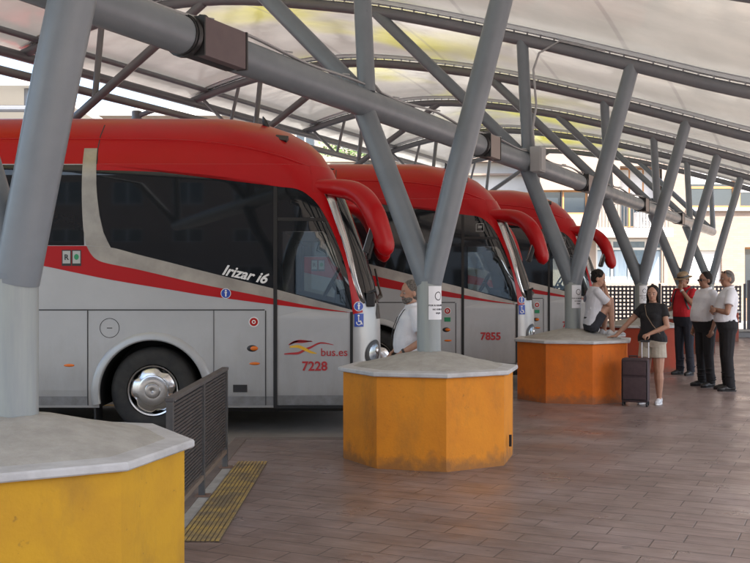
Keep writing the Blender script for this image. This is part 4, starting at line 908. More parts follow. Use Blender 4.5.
bm = bmesh.new(); box(bm, -0.42, 0.42, -0.17, 0.17, 0.04, 0.66, 0.02); obj('casing', bm, M_WHITE, a)
bm = bmesh.new()
for r_ in (0.08, 0.14, 0.2, 0.25):
    N = 24; tube(bm, [(0.1+r_*math.cos(2*math.pi*k/N), -0.178, 0.35+r_*math.sin(2*math.pi*k/N)) for k in range(N+1)], 0.008, 5)
obj('fan_grille', bm, mat('grille', (0.2, 0.2, 0.2), 0.5), a)
bm = bmesh.new(); box(bm, -0.35, -0.25, -0.15, 0.15, 0, 0.039); box(bm, 0.25, 0.35, -0.15, 0.15, 0, 0.039); obj('feet', bm, M_BLK2, a)
# right block (brick)
t = thing('brick_building', 'beige brick building with orange framed window at the right edge', 'building')
RH = [(fx(690), fx(738), fz(207), fz(166)), (fx(742), fx(800), fz(207), fz(166)), (fx(688), fx(724), fz(283), fz(250)), (fx(747), fx(790), fz(300), fz(247)), (fx(690), fx(738), fz(140), fz(100)), (fx(830), fx(900), fz(207), fz(160))]
wall_holes('wall', fx(664.6), fx(1020), -0.15, 12.6, FD+0.25, 0.3, RH, M_BRICK, t)
window(t, *RH[0], FD+0.25, M_FRO, M_PANED, nx=2, fw=0.09, blind=0.42, transom=0.5); window(t, *RH[1], FD+0.25, M_FRO, M_PANED, nx=2, fw=0.09, blind=0.62)
window(t, *RH[2], FD+0.25, M_FRW, M_PANE, nx=1, blind=0.96); window(t, *RH[3], FD+0.25, M_FRO, M_PANED, nx=2); window(t, *RH[4], FD+0.25, M_FRO, M_PANED, nx=2, blind=0.5); window(t, *RH[5], FD+0.25, M_FRO, M_PANED, nx=2)
bm = bmesh.new(); box(bm, fx(688), fx(1010), FD+0.1, FD+0.248, fz(210.5), fz(207.5)); obj('sill', bm, M_WHITEW, t)
bm = bmesh.new(); box(bm, fx(662), fx(668), FD+0.05, FD+0.247, -0.1, 12.6); obj('corner_pier', bm, M_PLAST, t)
# pale low block left
D3 = 47
t = thing('low_white_building', 'low sunlit white building behind the roofs of the coaches', 'building')
LW = [(fx(500, D3), fx(518, D3), fz(232, D3), fz(200, D3)), (fx(548, D3), fx(566, D3), fz(232, D3), fz(200, D3)), (fx(440, D3), fx(458, D3), fz(232, D3), fz(200, D3))]
wall_holes('wall', fx(330, D3), fx(600, D3), -0.15, fz(163, D3), D3, 0.3, LW, M_WHITEW, t)
for h in LW: window(t, *h, D3, M_FRO, M_PANED, nx=2)
bm = bmesh.new(); box(bm, fx(326, D3), fx(604, D3), D3-0.5, D3+0.001, fz(163, D3), fz(158, D3)); box(bm, fx(328, D3), fx(602, D3), D3-0.3, D3+0.001, fz(176, D3), fz(174, D3)); obj('cornice', bm, M_PLAST, t)
D4 = 70
t = thing('distant_block', 'pale distant apartment block seen left above the nearest coach', 'building')
DH = [(-28+3.2*k, -26.6+3.2*k, z, z+1.4) for k in range(9) for z in (1.5, 4.7, 7.9, 11.0)]
wall_holes('wall', -30, 3, -0.15, 13.6, D4, 0.25, DH, M_PLAST, t)
for h in DH: window(t, *h, D4, M_FRW, M_PANED, nx=2, fw=0.08)
bm = bmesh.new(); box(bm, -30.4, 3.4, D4-0.4, D4-0.001, 13.3, 13.8); obj('cornice', bm, M_WHITEW, t)
# street front behind the photographer (lit buildings, seen only in reflections)
for i, (xa, xb, h, m) in enumerate([(-34, -14, 11, M_PLAST), (-13.9, 4, 8.5, M_WHITEW), (4.1, 22, 12, M_BRICK)]):
    t = thing('street_house', ['cream house row across the street behind the camera', 'low white house across the street behind the camera', 'brick house across the street behind the camera'][i], 'building')
    hs = [(x, x+1.6, z, z+1.5) for x in [xa+1.5+3.1*k for k in range(int((xb-xa-2)/3.1))] for z in (1.0, 4.2, 7.0) if z+1.6 < h]
    wall_holes('wall', xa, xb, -0.15, h, 0, 0.25, hs, m, t)
    for hh in hs: window(t, *hh, 0, M_FRW, M_PANED, nx=2)
    t.rotation_euler = (0, 0, math.pi); t.location = (0, -28, 0)
# ------------------------------------------------------------------ trees
def tree(lab, x, y, h, cr, seed):
    rnd = random.Random(seed); t = thing('street_tree', lab, 'tree', (x, y, -0.15), 0, 'trees beyond the coaches')
    bm = bmesh.new(); tube(bm, [(0, 0, 0), (0.05, 0, h*0.3), (-0.05, 0.1, h*0.5), (0, 0, h*0.8)], [0.18, 0.14, 0.1, 0.04], 9)
    cl = []
    for k in range(16):
        a = rnd.uniform(0, 6.28); rr = cr*rnd.uniform(0.25, 0.85); z = h*rnd.uniform(0.5, 0.95); c = Vector((rr*math.cos(a), rr*math.sin(a), z)); cl.append(c)
        tube(bm, [(0, 0, h*rnd.uniform(0.3, 0.5)), c*0.5+Vector((0, 0, h*0.25)), c], [0.06, 0.04, 0.015], 6)
    obj('trunk', bm, mat('bark', (0.12, 0.095, 0.07), 0.9), t)
    bm = bmesh.new()
    for c in cl:
        for k in range(260):
            d = Vector((rnd.gauss(0, 1), rnd.gauss(0, 1), rnd.gauss(0, 0.8)))*cr*0.19; p = c+d; s = rnd.uniform(0.06, 0.13)
            a = Vector((rnd.gauss(0, 1), rnd.gauss(0, 1), rnd.gauss(0, 1))).normalized(); b = a.orthogonal().normalized()
            bm.faces.new([bm.verts.new(p+a*s), bm.verts.new(p+b*s*0.6), bm.verts.new(p-a*s), bm.verts.new(p-b*s*0.6)])
    obj('crown', bm, mat('leaves', (0.07, 0.12, 0.03), 0.6, col2=(0.10, 0.15, 0.05), nscale=2), t, recalc=False)
tree('bushy green tree seen left of the second column above the coaches', -0.6, 50, 9.6, 2.4, 5)
# ------------------------------------------------------------------ people
SKIN = mat('skin', (0.42, 0.235, 0.16), 0.5, col2=(0.36, 0.19, 0.125), nscale=12); SKIND = mat('skin_tan', (0.33, 0.175, 0.115), 0.5, col2=(0.27, 0.14, 0.09), nscale=12)
def voxel(name, bm, size, m, parent, sm=6):
    me = bpy.data.meshes.new(name); bm.to_mesh(me); bm.free(); o = bpy.data.objects.new(name, me); C.collection.objects.link(o)
    md = o.modifiers.new('r', 'REMESH'); md.mode = 'VOXEL'; md.voxel_size = size; ms = o.modifiers.new('s', 'SMOOTH'); ms.iterations = sm; ms.factor = 0.5
    dg = bpy.context.evaluated_depsgraph_get(); m2 = bpy.data.meshes.new_from_object(o.evaluated_get(dg)); o.modifiers.clear(); o.data = m2; m2.name = name
    m2.materials.clear(); m2.materials.append(m); m2.shade_smooth(); o.parent = parent; return o
def rings_loft(bm, rs, M=None, seg=20):
    """rs: list of (center Vector, rx, ry, tiltquat or None)"""
    prev = None
    for c, rx, ry in rs:
        ring = []
        for k in range(seg):
            a = 2*math.pi*k/seg; ca, sa = math.cos(a), math.sin(a); e = 0.85
            v = Vector(c)+Vector((rx*math.copysign(abs(ca)**e, ca), ry*math.copysign(abs(sa)**e, sa), 0)); v = M @ v if M else v
            ring.append(bm.verts.new(v))
        if prev: strip(bm, prev, ring)
        else: bm.faces.new(ring[::-1])
        prev = ring
    bm.faces.new(prev)
def person(lab, loc, face, P, height=1.72):
    """local frame: x forward, y left, z up; P = pose and clothes"""
    sc = height/1.72; t = thing('person', lab, 'person', loc, R(face), None, sc)
    fat = P.get('fat', 1.0); belly = P.get('belly', 0.0); lean = P.get('lean', 0.0); fem = P.get('fem', False); dz = P.get('dz', 0.0)
    M = Matrix.Translation((0, 0, dz)) @ Matrix.Translation((0, 0, 0.92)) @ Matrix.Rotation(lean, 4, 'Y') @ Matrix.Translation((0, 0, -0.92))
    def torso(bm, g=0.0, z0=0.84, z1=1.47):
        tab = [(0.84, 0.095, 0.15, 0), (0.90, 0.112, 0.172 if not fem else 0.185, 0), (0.98, 0.112, 0.165 if not fem else 0.18, 0.0+belly*0.5), (1.06, 0.105, 0.148 if not fem else 0.138, 0.004+belly), (1.16, 0.108, 0.152 if not fem else 0.135, 0.006+belly*0.6),
               (1.26, 0.12, 0.172 if not fem else 0.15, 0.008), (1.34, 0.115, 0.178 if not fem else 0.155, 0.0), (1.40, 0.09, 0.165 if not fem else 0.14, -0.01), (1.44, 0.066, 0.11, -0.015), (1.47, 0.055, 0.065, -0.015)]
        rs = []
        for z, rx, ry, ox in tab:
            if z < z0-1e-6 or z > z1+1e-6: continue
            rs.append(((ox*1.0, 0, z), rx*fat+g+max(0, belly)*0.6*(0.95 < z < 1.2), ry*fat+g))
        rings_loft(bm, rs, M)
        if fem:
            for s in (1, -1): ell(bm, (0.085*fat, s*0.07, 1.26), (0.06+g, 0.065+g, 0.06+g), M)
    SH = {}
    for s, k in ((1, 'L'), (-1, 'R')): SH[k] = M @ Vector((-0.01, s*(0.172 if not fem else 0.15), 1.395))
    arms = {k: (SH[k], Vector(P[k+'e']), Vector(P[k+'w'])) for k in 'LR'}
    legs = {}
    for s, k in ((1, 'L'), (-1, 'R')): legs[k] = (Vector((0, s*0.09, 0.90+dz)), Vector(P.get(k+'k', (0.015, s*0.10, 0.49))), Vector(P.get(k+'a', (-0.02, s*0.11, 0.09))))
    # ---- body
    bm = bmesh.new(); torso(bm)
    HC = M @ Vector((0.0, 0, 1.47)); hy, hp = P.get('yaw', 0), P.get('pitch', 0)
    MH = Matrix.Translation(HC) @ Matrix.Rotation(R(hy), 4, 'Z') @ Matrix.Rotation(R(hp), 4, 'Y')
    cap(bm, M @ Vector((-0.015, 0, 1.40)), MH @ Vector((0.0, 0, 0.07)), 0.058*fat**0.5, 0.052)
    ell(bm, (0.0, 0, 0.145), (0.096, 0.076, 0.105), MH, 24); ell(bm, (0.028, 0, 0.075), (0.062, 0.055, 0.062), MH, 18); ell(bm, (0.062, 0, 0.045), (0.024, 0.028, 0.022), MH)
    ell(bm, (0.05, 0.03, 0.095), (0.035, 0.025, 0.028), MH); ell(bm, (0.05, -0.03, 0.095), (0.035, 0.025, 0.028), MH); ell(bm, (0.075, 0, 0.152), (0.022, 0.045, 0.012), MH)
    cap(bm, (0.088, 0, 0.138), (0.108, 0, 0.103), 0.009, 0.0145, MH); ell(bm, (0.082, 0, 0.073), (0.014, 0.024, 0.012), MH)
    for s in (1, -1): ell(bm, (-0.008, s*0.078, 0.115), (0.02, 0.010, 0.031), MH)
    for k in 'LR':
        a, e, w_ = arms[k]; cap(bm, a, e, 0.05*fat**0.6, 0.038*fat**0.5); mid = e.lerp(w_, 0.3); cap(bm, e, mid, 0.037, 0.038*fat**0.4); cap(bm, mid, w_, 0.038*fat**0.4, 0.0255)
        d = (Vector(P[k+'h'])).normalized() if k+'h' in P else (w_-e).normalized(); nrm = Vector(P.get(k+'n', (0, -1 if k == 'L' else 1, 0)))
        nrm = (nrm-d*nrm.dot(d)).normalized(); lat = d.cross(nrm)*(1 if k == 'L' else -1); cu = P.get(k+'c', 0.5)
        Mh = Matrix(((d.x, lat.x, nrm.x, w_.x), (d.y, lat.y, nrm.y, w_.y), (d.z, lat.z, nrm.z, w_.z), (0, 0, 0, 1)))
        ell(bm, (0.045, 0, 0), (0.05, 0.038, 0.016), Mh)
        for j, (yy, L) in enumerate(((-0.028, 0.062), (-0.009, 0.074), (0.010, 0.078), (0.029, 0.07))):
            p0 = Vector((0.082, yy, 0)); q = cu*(1.15-0.1*j); p1 = p0+Vector((math.cos(q*0.7), 0, math.sin(q*0.7)))*L*0.5; p2 = p1+Vector((math.cos(q*1.9), 0, math.sin(q*1.9)))*L*0.5
            cap(bm, p0, p1, 0.009, 0.0085, Mh, 8); cap(bm, p1, p2, 0.0085, 0.007, Mh, 8)
        cap(bm, (0.03, 0.034, 0.004), (0.062, 0.056, 0.018), 0.0125, 0.0105, Mh, 8); cap(bm, (0.062, 0.056, 0.018), (0.09, 0.058, 0.034), 0.0105, 0.008, Mh, 8)
        h, kn, an = legs[k]; lf = 1.28 if fem else 1.0; cap(bm, h, kn, 0.078*fat**0.7*lf, 0.052*fat**0.4*lf); c1 = kn.lerp(an, 0.3); cap(bm, kn, c1, 0.05*lf, 0.052*fat**0.4*lf); cap(bm, c1, an, 0.052*fat**0.4*lf, 0.036)
        fd = Vector(P.get(k+'f', (1, 0.15 if k == 'L' else -0.15, 0))).normalized(); cap(bm, an+Vector((0, 0, -0.03)), an+fd*0.13+Vector((0, 0, -0.055)), 0.035, 0.025)
    body = voxel('body', bm, 0.0075, P.get('skin', SKIN), t, 4)
    # ---- face
    for s in (1, -1):
        bm = bmesh.new(); ell(bm, (0.082, s*0.032, 0.128), (0.012, 0.015, 0.008), MH); obj('eye', bm, mat('eye_white', (0.30, 0.27, 0.25), 0.4), t, smooth=True)
        bm = bmesh.new(); ell(bm, (0.0905, s*0.032, 0.128), (0.005, 0.0065, 0.0065), MH); obj('pupil', bm, M_BLK2, t.children[-1], smooth=True)
        bm = bmesh.new(); cap(bm, (0.092, s*0.016, 0.152), (0.086, s*0.048, 0.153), 0.003, 0.0025, MH); obj('eyebrow', bm, P['hairm'], t, smooth=True)
    bm = bmesh.new(); ell(bm, (0.0925, 0, 0.073), (0.006, 0.021, 0.006), MH); obj('mouth', bm, mat('lips', (0.32, 0.11, 0.09), 0.5), t, smooth=True)
    # ---- hair
    bm = bmesh.new(); hs = P.get('hair', 'short')
    if hs == 'bald_grey': ell(bm, (-0.010, 0, 0.156), (0.093, 0.0785, 0.097), MH, 24); ell(bm, (-0.03, 0, 0.125), (0.076, 0.0795, 0.080), MH, 24)
    elif fem:
        ell(bm, (-0.020, 0, 0.170), (0.099, 0.087, 0.094), MH, 24)
        for s in (1, -1): ell(bm, (-0.012, s*0.070, 0.10), (0.052, 0.026, 0.085), MH); ell(bm, (-0.035, s*0.072, 0.0), (0.04, 0.03, 0.085), MH)
    else: ell(bm, (-0.018, 0, 0.166), (0.098, 0.083, 0.096), MH, 24); ell(bm, (-0.03, 0, 0.125), (0.078, 0.081, 0.085), MH, 24)
    if hs == 'full':
        for k in range(60):
            a = random.uniform(0, 6.28); b = random.uniform(0.1, 1.5); p = (-0.02+0.098*math.cos(a)*math.cos(b), 0.083*math.sin(a)*math.cos(b), 0.155+0.098*math.sin(b))
            if p[0] < 0.05 or b > 0.6: ell(bm, p, (0.016, 0.014, 0.014), MH, 8)
    if hs == 'tied':
        cap(bm, (-0.09, 0, 0.12), (-0.12, 0, 0.10), 0.04, 0.035, MH); cap(bm, (-0.12, 0.01, 0.10), (-0.10, 0.03, -0.02), 0.035, 0.028, MH); cap(bm, (-0.10, 0.03, -0.02), (-0.085, 0.045, -0.10), 0.028, 0.012, MH)
        ell(bm, (-0.045, 0, 0.10), (0.075, 0.092, 0.11), MH, 20); cap(bm, (-0.06, 0.05, 0.05), (-0.03, 0.075, -0.09), 0.036, 0.018, MH); cap(bm, (-0.06, -0.05, 0.05), (-0.04, -0.06, -0.08), 0.036, 0.018, MH); ell(bm, (-0.022, 0, 0.178), (0.096, 0.084, 0.086), MH, 20)
    voxel('hair', bm, 0.006, P['hairm'], t, 3)
    if P.get('beard'):
        bm = bmesh.new(); ell(bm, (0.032, 0, 0.064), (0.066, 0.060, 0.048), MH, 20); ell(bm, (0.068, 0, 0.042), (0.026, 0.032, 0.026), MH); ell(bm, (0.085, 0, 0.088), (0.017, 0.026, 0.007), MH); voxel('beard', bm, 0.006, P['hairm'], t, 2)
    if P.get('glasses'):
        up_ = P['glasses'] == 'head'; zz = 0.13 if not up_ else 0.222; xx = 0.098 if not up_ else 0.055
        bm = bmesh.new()
        for s in (1, -1): ell(bm, (xx, s*0.034, zz), (0.006, 0.028, 0.019), MH); cap(bm, (xx-0.008, s*0.06, zz+0.006), (-0.01 if not up_ else -0.03, s*0.083, zz+0.004 if not up_ else 0.18), 0.003, 0.003, MH, 6)
        cap(bm, (xx, -0.01, zz+0.004), (xx, 0.01, zz+0.004), 0.003, 0.003, MH, 6); obj('sunglasses', bm, M_BLK2, t, smooth=True)
    # ---- shirt
    bm = bmesh.new(); torso(bm, 0.015, 0.98 if P.get('tucked', True) else 0.90, 1.47)
    for k in 'LR':
        a, e, w_ = arms[k]; m_ = a.lerp(e, P.get('sleeve', 0.62)); r_ = 0.062*fat**0.6
        cap(bm, M @ Vector((-0.01, 0, 1.385)), a, 0.06, r_+0.002); tube(bm, [a, a.lerp(m_, 0.5), m_], [r_+0.003, r_, r_+0.006], 14)
    for k in range(26):
        z = random.uniform(1.0, 1.36); a = random.uniform(0, 6.28); p0 = Vector((0.118*fat*math.cos(a)+belly*0.5, 0.165*fat*math.sin(a), z)); dd = Vector((0.02*random.uniform(-1, 1), 0.05*random.uniform(-1, 1), 0.05*random.uniform(-1, 1)))
        cap(bm, M @ p0, M @ (p0+dd), 0.008, 0.004, seg=6)
    sh = voxel('shirt', bm, 0.0085, P['shirt'], t, 3)
    if P.get('collar'):
        bm = bmesh.new(); N = 16
        for s in (1,):
            tube(bm, [M @ Vector((-0.013+0.073*math.cos(a_), 0.078*math.sin(a_), 1.472+0.022*math.cos(a_+math.pi))) for a_ in [R(25)+R(310)*k/N for k in range(N+1)]], 0.02, 8, flat=0.45)
        obj('collar', bm, P['shirt'], sh, smooth=True)
    # ---- trousers / shorts
    bm = bmesh.new(); Mt = Matrix.Translation((0, 0, dz)) @ Matrix.Translation((0, 0, 0.92)) @ Matrix.Rotation(lean, 4, 'Y') @ Matrix.Translation((0, 0, -0.92))
    rs = [((0, 0, 0.82), 0.105*fat, 0.15*fat), ((0, 0, 0.90), 0.128*fat, 0.185*fat+0.008*fem), ((belly*0.4, 0, 0.98), 0.128*fat+belly*0.3, 0.180*fat+0.006*fem), ((belly*0.7, 0, 1.03), 0.122*fat+belly*0.4, 0.166*fat)]
    rings_loft(bm, rs, Mt); sl = P.get('shorts', 0)
    for k in 'LR':
        h, kn, an = legs[k]
        if sl: e_ = h.lerp(kn, sl); cap(bm, h, h.lerp(kn, 0.3), 0.098*fat**0.7, 0.095*fat**0.6); tube(bm, [h, e_], [0.098*fat**0.7, (0.112 if fem else 0.088)*fat**0.6], 14)
        else:
            cap(bm, h, kn, 0.098*fat**0.7, 0.073*fat**0.4); tube(bm, [kn, kn.lerp(an, 0.6), an+Vector((0, 0, -0.035))], [0.072, 0.066, 0.066], 14); ell(bm, kn, (0.07, 0.07, 0.07))
            for j in range(7):
                q = kn.lerp(an, 0.45+0.08*j); ell(bm, q+Vector((random.uniform(-0.02, 0.02), random.uniform(-0.02, 0.02), 0)), (0.067, 0.067, 0.013))
    voxel('trousers' if not sl else 'shorts', bm, 0.0085, P['legs'], t, 3)
    # ---- shoes
    for k in 'LR':
        h, kn, an = legs[k]; fd = Vector(P.get(k+'f', (1, 0.15 if k == 'L' else -0.15, 0))).normalized(); bz = an.z-0.09
        la = Vector((-fd.y, fd.x, 0)); b0 = Vector((an.x, an.y, bz)); Ms = Matrix(((fd.x, la.x, 0, b0.x), (fd.y, la.y, 0, b0.y), (0, 0, 1, b0.z), (0, 0, 0, 1)))
        bm = bmesh.new(); ell(bm, (-0.02, 0, 0.05), (0.055, 0.042, 0.055), Ms); ell(bm, (0.06, 0, 0.04), (0.09, 0.044, 0.045), Ms); ell(bm, (0.13, 0, 0.03), (0.065, 0.047, 0.034), Ms)
        for v in bm.verts: v.co.z = max(v.co.z, bz+0.012)
        s_ = voxel('shoe', bm, 0.007, P['shoes'], t, 2)
        bm = bmesh.new(); rings_loft(bm, [((0.055, 0, 0.0), 0.135, 0.044), ((0.055, 0, 0.018), 0.138, 0.046)], Ms); obj('sole', bm, P.get('sole', M_BLK2), s_, smooth=35)
    return t, M, MH
HG = mat('grey_hair', (0.07, 0.06, 0.052), 0.8, col2=(0.19, 0.175, 0.16), nscale=60, spec=0.2, bump=0.8, bscale=60); HD = mat('dark_hair', (0.010, 0.008, 0.007), 0.7, col2=(0.018, 0.013, 0.011), nscale=40, spec=0.2, bump=0.8, bscale=60); HS = mat('cropped_grey_hair', (0.10, 0.09, 0.085), 0.85, col2=(0.17, 0.155, 0.145), nscale=60)
WH = mat('white_cotton', (0.70, 0.71, 0.74), 0.9, bump=1.0, bscale=14, col2=(0.64, 0.65, 0.69), nscale=8); WH2 = mat('off_white_tee', (0.60, 0.61, 0.65), 0.9, bump=1.0, bscale=14, col2=(0.53, 0.54, 0.59), nscale=9)
BK = mat('black_cotton', (0.012, 0.012, 0.014), 0.9, bump=1.0, bscale=14); NV = mat('navy_trousers', (0.016, 0.018, 0.028), 0.85, bump=1.0, bscale=14); RD_ = mat('red_polo', (0.48, 0.012, 0.022), 0.85, bump=1.0, bscale=14, col2=(0.40, 0.01, 0.018), nscale=8)
BG = mat('beige_shorts', (0.42, 0.38, 0.31), 0.9, bump=1.0, bscale=14, col2=(0.36, 0.32, 0.26), nscale=9); DKS = mat('dark_shorts', (0.02, 0.022, 0.03), 0.85, bump=1.0, bscale=14); BKS = mat('black_leather', (0.015, 0.014, 0.014), 0.45); WHS = mat('white_sneaker', (0.66, 0.66, 0.67), 0.6, col2=(0.45, 0.46, 0.48), nscale=30)
# 1 man with lanyard
t, M, MH = person('grey bearded man in white polo with a black lanyard, beside the nearest coach', (0.375, 10.35, -0.15), 186, dict(fat=1.08, belly=0.035, hairm=HG, hair='short', beard=True, skin=SKIN, shirt=WH, legs=NV, shoes=BKS, collar=True, yaw=16, pitch=4,
    Le=(-0.10, 0.24, 1.12), Lw=(0.13, 0.20, 0.99), Ln=(0, -0.3, -1), Lc=0.8, Re=(-0.01, -0.24, 1.11), Rw=(0.15, -0.14, 1.0), Rn=(0, 0.3, -1), Rc=0.8, sleeve=0.66), 1.735)
bm = bmesh.new(); tube(bm, [M @ Vector(p) for p in ((-0.08, 0.02, 1.45), (-0.04, 0.075, 1.465), (0.085, 0.075, 1.42), (0.135, 0.085, 1.35), (0.168, 0.08, 1.26), (0.195, 0.06, 1.17), (0.205, 0.03, 1.13), (0.205, 0.0, 1.16), (0.18, -0.02, 1.25), (0.14, -0.045, 1.34), (0.06, -0.07, 1.41), (-0.04, -0.075, 1.465), (-0.08, -0.02, 1.45))], 0.0045, 6); obj('lanyard', bm, M_BLK2, t, smooth=True)
bm = bmesh.new(); tube(bm, [(0.095, 0.206, 1.009), (0.115, 0.202, 0.998)], 0.034, 16); obj('wristwatch', bm, M_BLK2, t, smooth=35)
bm = bmesh.new(); box(bm, -0.002, 0.002, -0.02, 0.02, -0.004, 0.004, 0, Matrix.Translation(M @ Vector((0.136, 0.07, 1.30)))); obj('shirt_mark', bm, M_TXTR, t)
# 2 boy sitting on the orange planter
t, M, MH = person('dark haired boy in a white tee sitting with knees up on the orange planter', (2.90, 13.38, 0.90), 4, dict(fat=0.92, dz=-0.80, lean=0.10, hairm=HD, hair='full', skin=SKIN, shirt=WH2, legs=DKS, shoes=WHS, sole=M_WHITE, shorts=0.5, tucked=False, yaw=-18, pitch=18, sleeve=0.85,
    Lk=(0.26, 0.10, 0.46), La=(0.21, 0.10, 0.04), Rk=(0.25, -0.09, 0.47), Ra=(0.27, -0.11, 0.04),
    Le=(0.22, 0.15, 0.46), Lw=(0.16, 0.05, 0.66), Lh=(-0.1, -0.15, 1), Ln=(-1, 0, 0.2), Lc=0.7, Re=(0.20, -0.16, 0.42), Rw=(0.19, -0.04, 0.645), Rh=(-0.2, 0.35, 1), Rn=(-1, 0, 0), Rc=0.7), 1.58)
bm = bmesh.new(); tube(bm, [M @ Vector((-0.128, 0.03, 1.28)), M @ Vector((-0.137, 0.03, 1.28))], 0.05, 20); obj('shirt_print', bm, mat('print_grey', (0.12, 0.13, 0.17), 0.8), t)
# 3 woman
t, M, MH = person('woman in black top and beige shorts leaning a hand on the orange planter', (3.60, 12.97, 0), 232, dict(fem=True, fat=1.1, belly=0.02, hairm=HD, hair='tied', skin=SKIN, shirt=BK, legs=BG, shoes=WHS, sole=M_WHITE, shorts=0.56, tucked=False, yaw=12, pitch=2, lean=-0.02, sleeve=0.5,
    Re=(0.09, -0.33, 1.17), Rw=(0.16, -0.50, 0.975), Rh=(0.35, -0.9, -0.15), Rn=(0, 0, -1), Rc=0.25, Le=(0.05, 0.24, 1.13), Lw=(0.21, 0.03, 1.02), Lh=(0.9, -0.3, -0.25), Ln=(0, -0.3, -1), Lc=1.2,
    La=(-0.03, 0.09, 0.09), Ra=(0.03, -0.10, 0.09)), 1.53)
bm = bmesh.new(); tube(bm, [M @ Vector(p) for p in ((-0.05, -0.085, 1.44), (0.085, -0.085, 1.425), (0.185, -0.02, 1.29), (0.178, 0.07, 1.15), (0.14, 0.17, 1.02))], 0.012, 8, flat=0.3); obj('bag_strap', bm, mat('tan_strap', (0.34, 0.25, 0.17), 0.7), t, smooth=True)
# 4 man with hat
t, M, MH = person('man in red polo and straw hat with a hand raised to his face', (5.28, 17.05, 0), 215, dict(fat=1.08, belly=0.03, hairm=HD, hair='short', skin=SKIND, shirt=RD_, legs=NV, shoes=BKS, collar=True, yaw=0, pitch=14, sleeve=0.66,
    Le=(0.16, 0.27, 1.20), Lw=(0.185, 0.07, 1.44), Lh=(-0.1, -0.2, 1), Ln=(-1, -0.2, 0), Lc=0.7, Re=(-0.02, -0.26, 1.13), Rw=(0.18, -0.22, 1.08), Rn=(0, 1, 0), Rc=0.9), 1.74)
bm = bmesh.new(); rings_loft(bm, [((0.0, 0, 0.168), 0.155, 0.14), ((0, 0, 0.176), 0.157, 0.142), ((0, 0, 0.184), 0.105, 0.09), ((0, 0, 0.25), 0.09, 0.078), ((0, 0, 0.272), 0.06, 0.045)], MH, 28); ha = obj('straw_hat', bm, mat('straw', (0.32, 0.235, 0.14), 0.85, col2=(0.24, 0.17, 0.10), nscale=40), t, smooth=35)
bm = bmesh.new(); rings_loft(bm, [((0, 0, 0.187), 0.107, 0.092), ((0, 0, 0.212), 0.102, 0.088)], MH, 28); obj('hat_band', bm, M_BLK2, ha, smooth=35)
bm = bmesh.new()
for s in (1, -1): tube(bm, [M @ Vector(p) for p in ((-0.13, s*0.10, 1.30), (-0.03, s*0.115, 1.468), (0.09, s*0.115, 1.40), (0.148, s*0.12, 1.28), (0.10, s*0.16, 1.12), (-0.06, s*0.17, 1.10))], 0.024, 8, flat=0.35)
box(bm, -0.30, -0.15, -0.15, 0.15, 1.02, 1.42, 0.05, M); obj('backpack', bm, M_BLK2, t, smooth=50)
bm = bmesh.new(); tube(bm, [(0.181, 0.095, 1.405), (0.184, 0.078, 1.428)], 0.033, 14); obj('wristwatch', bm, M_CHROME, t, smooth=35)
# 5 man white shirt behind
t, M, MH = person('man in white shirt with sunglasses over his eyes and hands down', (4.99, 15.1, 0), 196, dict(fat=1.14, belly=0.05, hairm=HD, hair='short', skin=SKIND, shirt=WH, legs=BK, shoes=BKS, collar=True, glasses='eyes', yaw=0, pitch=2, sleeve=0.7,
    Le=(-0.04, 0.26, 1.12), Lw=(0.05, 0.24, 0.87), Lc=0.7, Re=(-0.04, -0.26, 1.12), Rw=(0.06, -0.22, 0.87), Rc=0.7), 1.73)
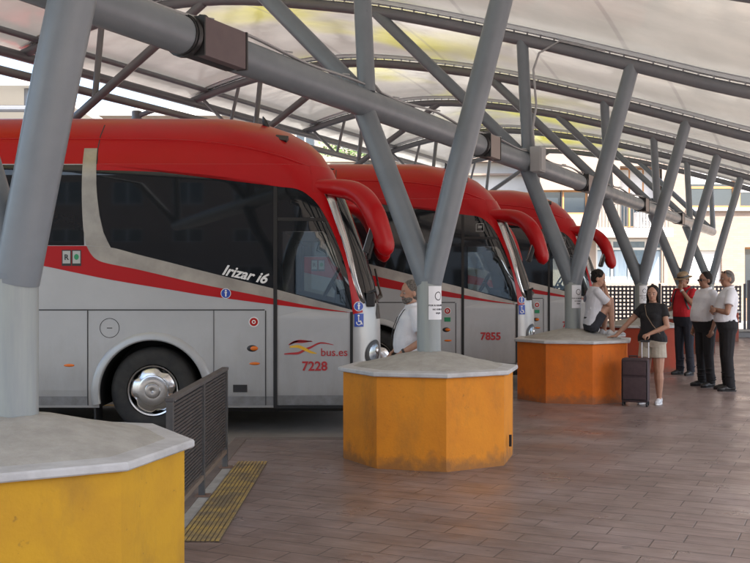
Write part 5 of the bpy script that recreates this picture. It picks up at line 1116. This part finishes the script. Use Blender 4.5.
# 6 man arms crossed
t, M, MH = person('man in white polo with crossed arms and sunglasses on his cropped head, rightmost', (5.13, 14.55, 0), 172, dict(fat=1.1, belly=0.04, hairm=HS, hair='bald_grey', skin=SKIND, shirt=WH, legs=BK, shoes=BKS, collar=True, glasses='head', yaw=12, pitch=2, sleeve=0.62,
    Le=(0.06, 0.27, 1.12), Lw=(0.215, 0.03, 1.17), Lh=(0.1, -1, 0.1), Ln=(-1, 0, 0), Lc=0.6, Re=(0.10, -0.25, 1.12), Rw=(0.235, 0.03, 1.135), Rh=(0.05, 1, 0.15), Rn=(-1, 0, 0), Rc=0.6), 1.75)
# ------------------------------------------------------------------ suitcase
MS = mat('suitcase_fabric', (0.045, 0.024, 0.028), 0.75, col2=(0.06, 0.034, 0.037), nscale=20, bump=0.3, bscale=200)
t = thing('suitcase', 'dark maroon wheeled suitcase with extended handle beside the woman', 'suitcase', (3.32, 12.74, 0), R(-22), None, 0.92)
bm = bmesh.new(); box(bm, -0.18, 0.18, -0.12, 0.12, 0.055, 0.66, 0.035); obj('shell', bm, MS, t, smooth=40)
bm = bmesh.new(); box(bm, -0.155, 0.155, -0.142, -0.122, 0.10, 0.40, 0.009); box(bm, -0.155, 0.155, -0.142, -0.122, 0.43, 0.61, 0.009); obj('front_pocket', bm, MS, t, smooth=40)
bm = bmesh.new()
for a, b, c, d in ((-0.182, 0.182, 0.34, 0.346),): box(bm, a, b, -0.122, -0.1205, c, d)
tube(bm, [(-0.17, -0.12, 0.09), (-0.17, -0.12, 0.63), (0.17, -0.12, 0.63), (0.17, -0.12, 0.09), (-0.17, -0.12, 0.09)], 0.006, 6); obj('piping', bm, M_BLK2, t)
for sx2 in (-1, 1):
    for sy in (-1, 1):
        bm = bmesh.new(); tube(bm, [(sx2*0.16-0.011, sy*0.09, 0.026), (sx2*0.16+0.011, sy*0.09, 0.026)], 0.025, 14); tube(bm, [(sx2*0.16, sy*0.09, 0.03), (sx2*0.16, sy*0.09, 0.06)], 0.014, 8); obj('castor', bm, M_BLK2, t)
bm = bmesh.new()
for sx2 in (-1, 1): tube(bm, [(0.12+sx2*0.045, 0.08, 0.66), (0.12+sx2*0.045, 0.08, 0.88)], 0.008, 8)
hd = obj('handle_tube', bm, M_ALU, t)
bm = bmesh.new(); box(bm, 0.055, 0.185, 0.062, 0.098, 0.875, 0.905, 0.01); obj('grip', bm, M_BLK2, hd)
bm = bmesh.new(); tube(bm, [(0.02, 0.0, 0.66), (0.03, 0, 0.685), (-0.09, 0, 0.685), (-0.08, 0, 0.66)], 0.011, 8); obj('carry_handle', bm, M_BLK2, t)
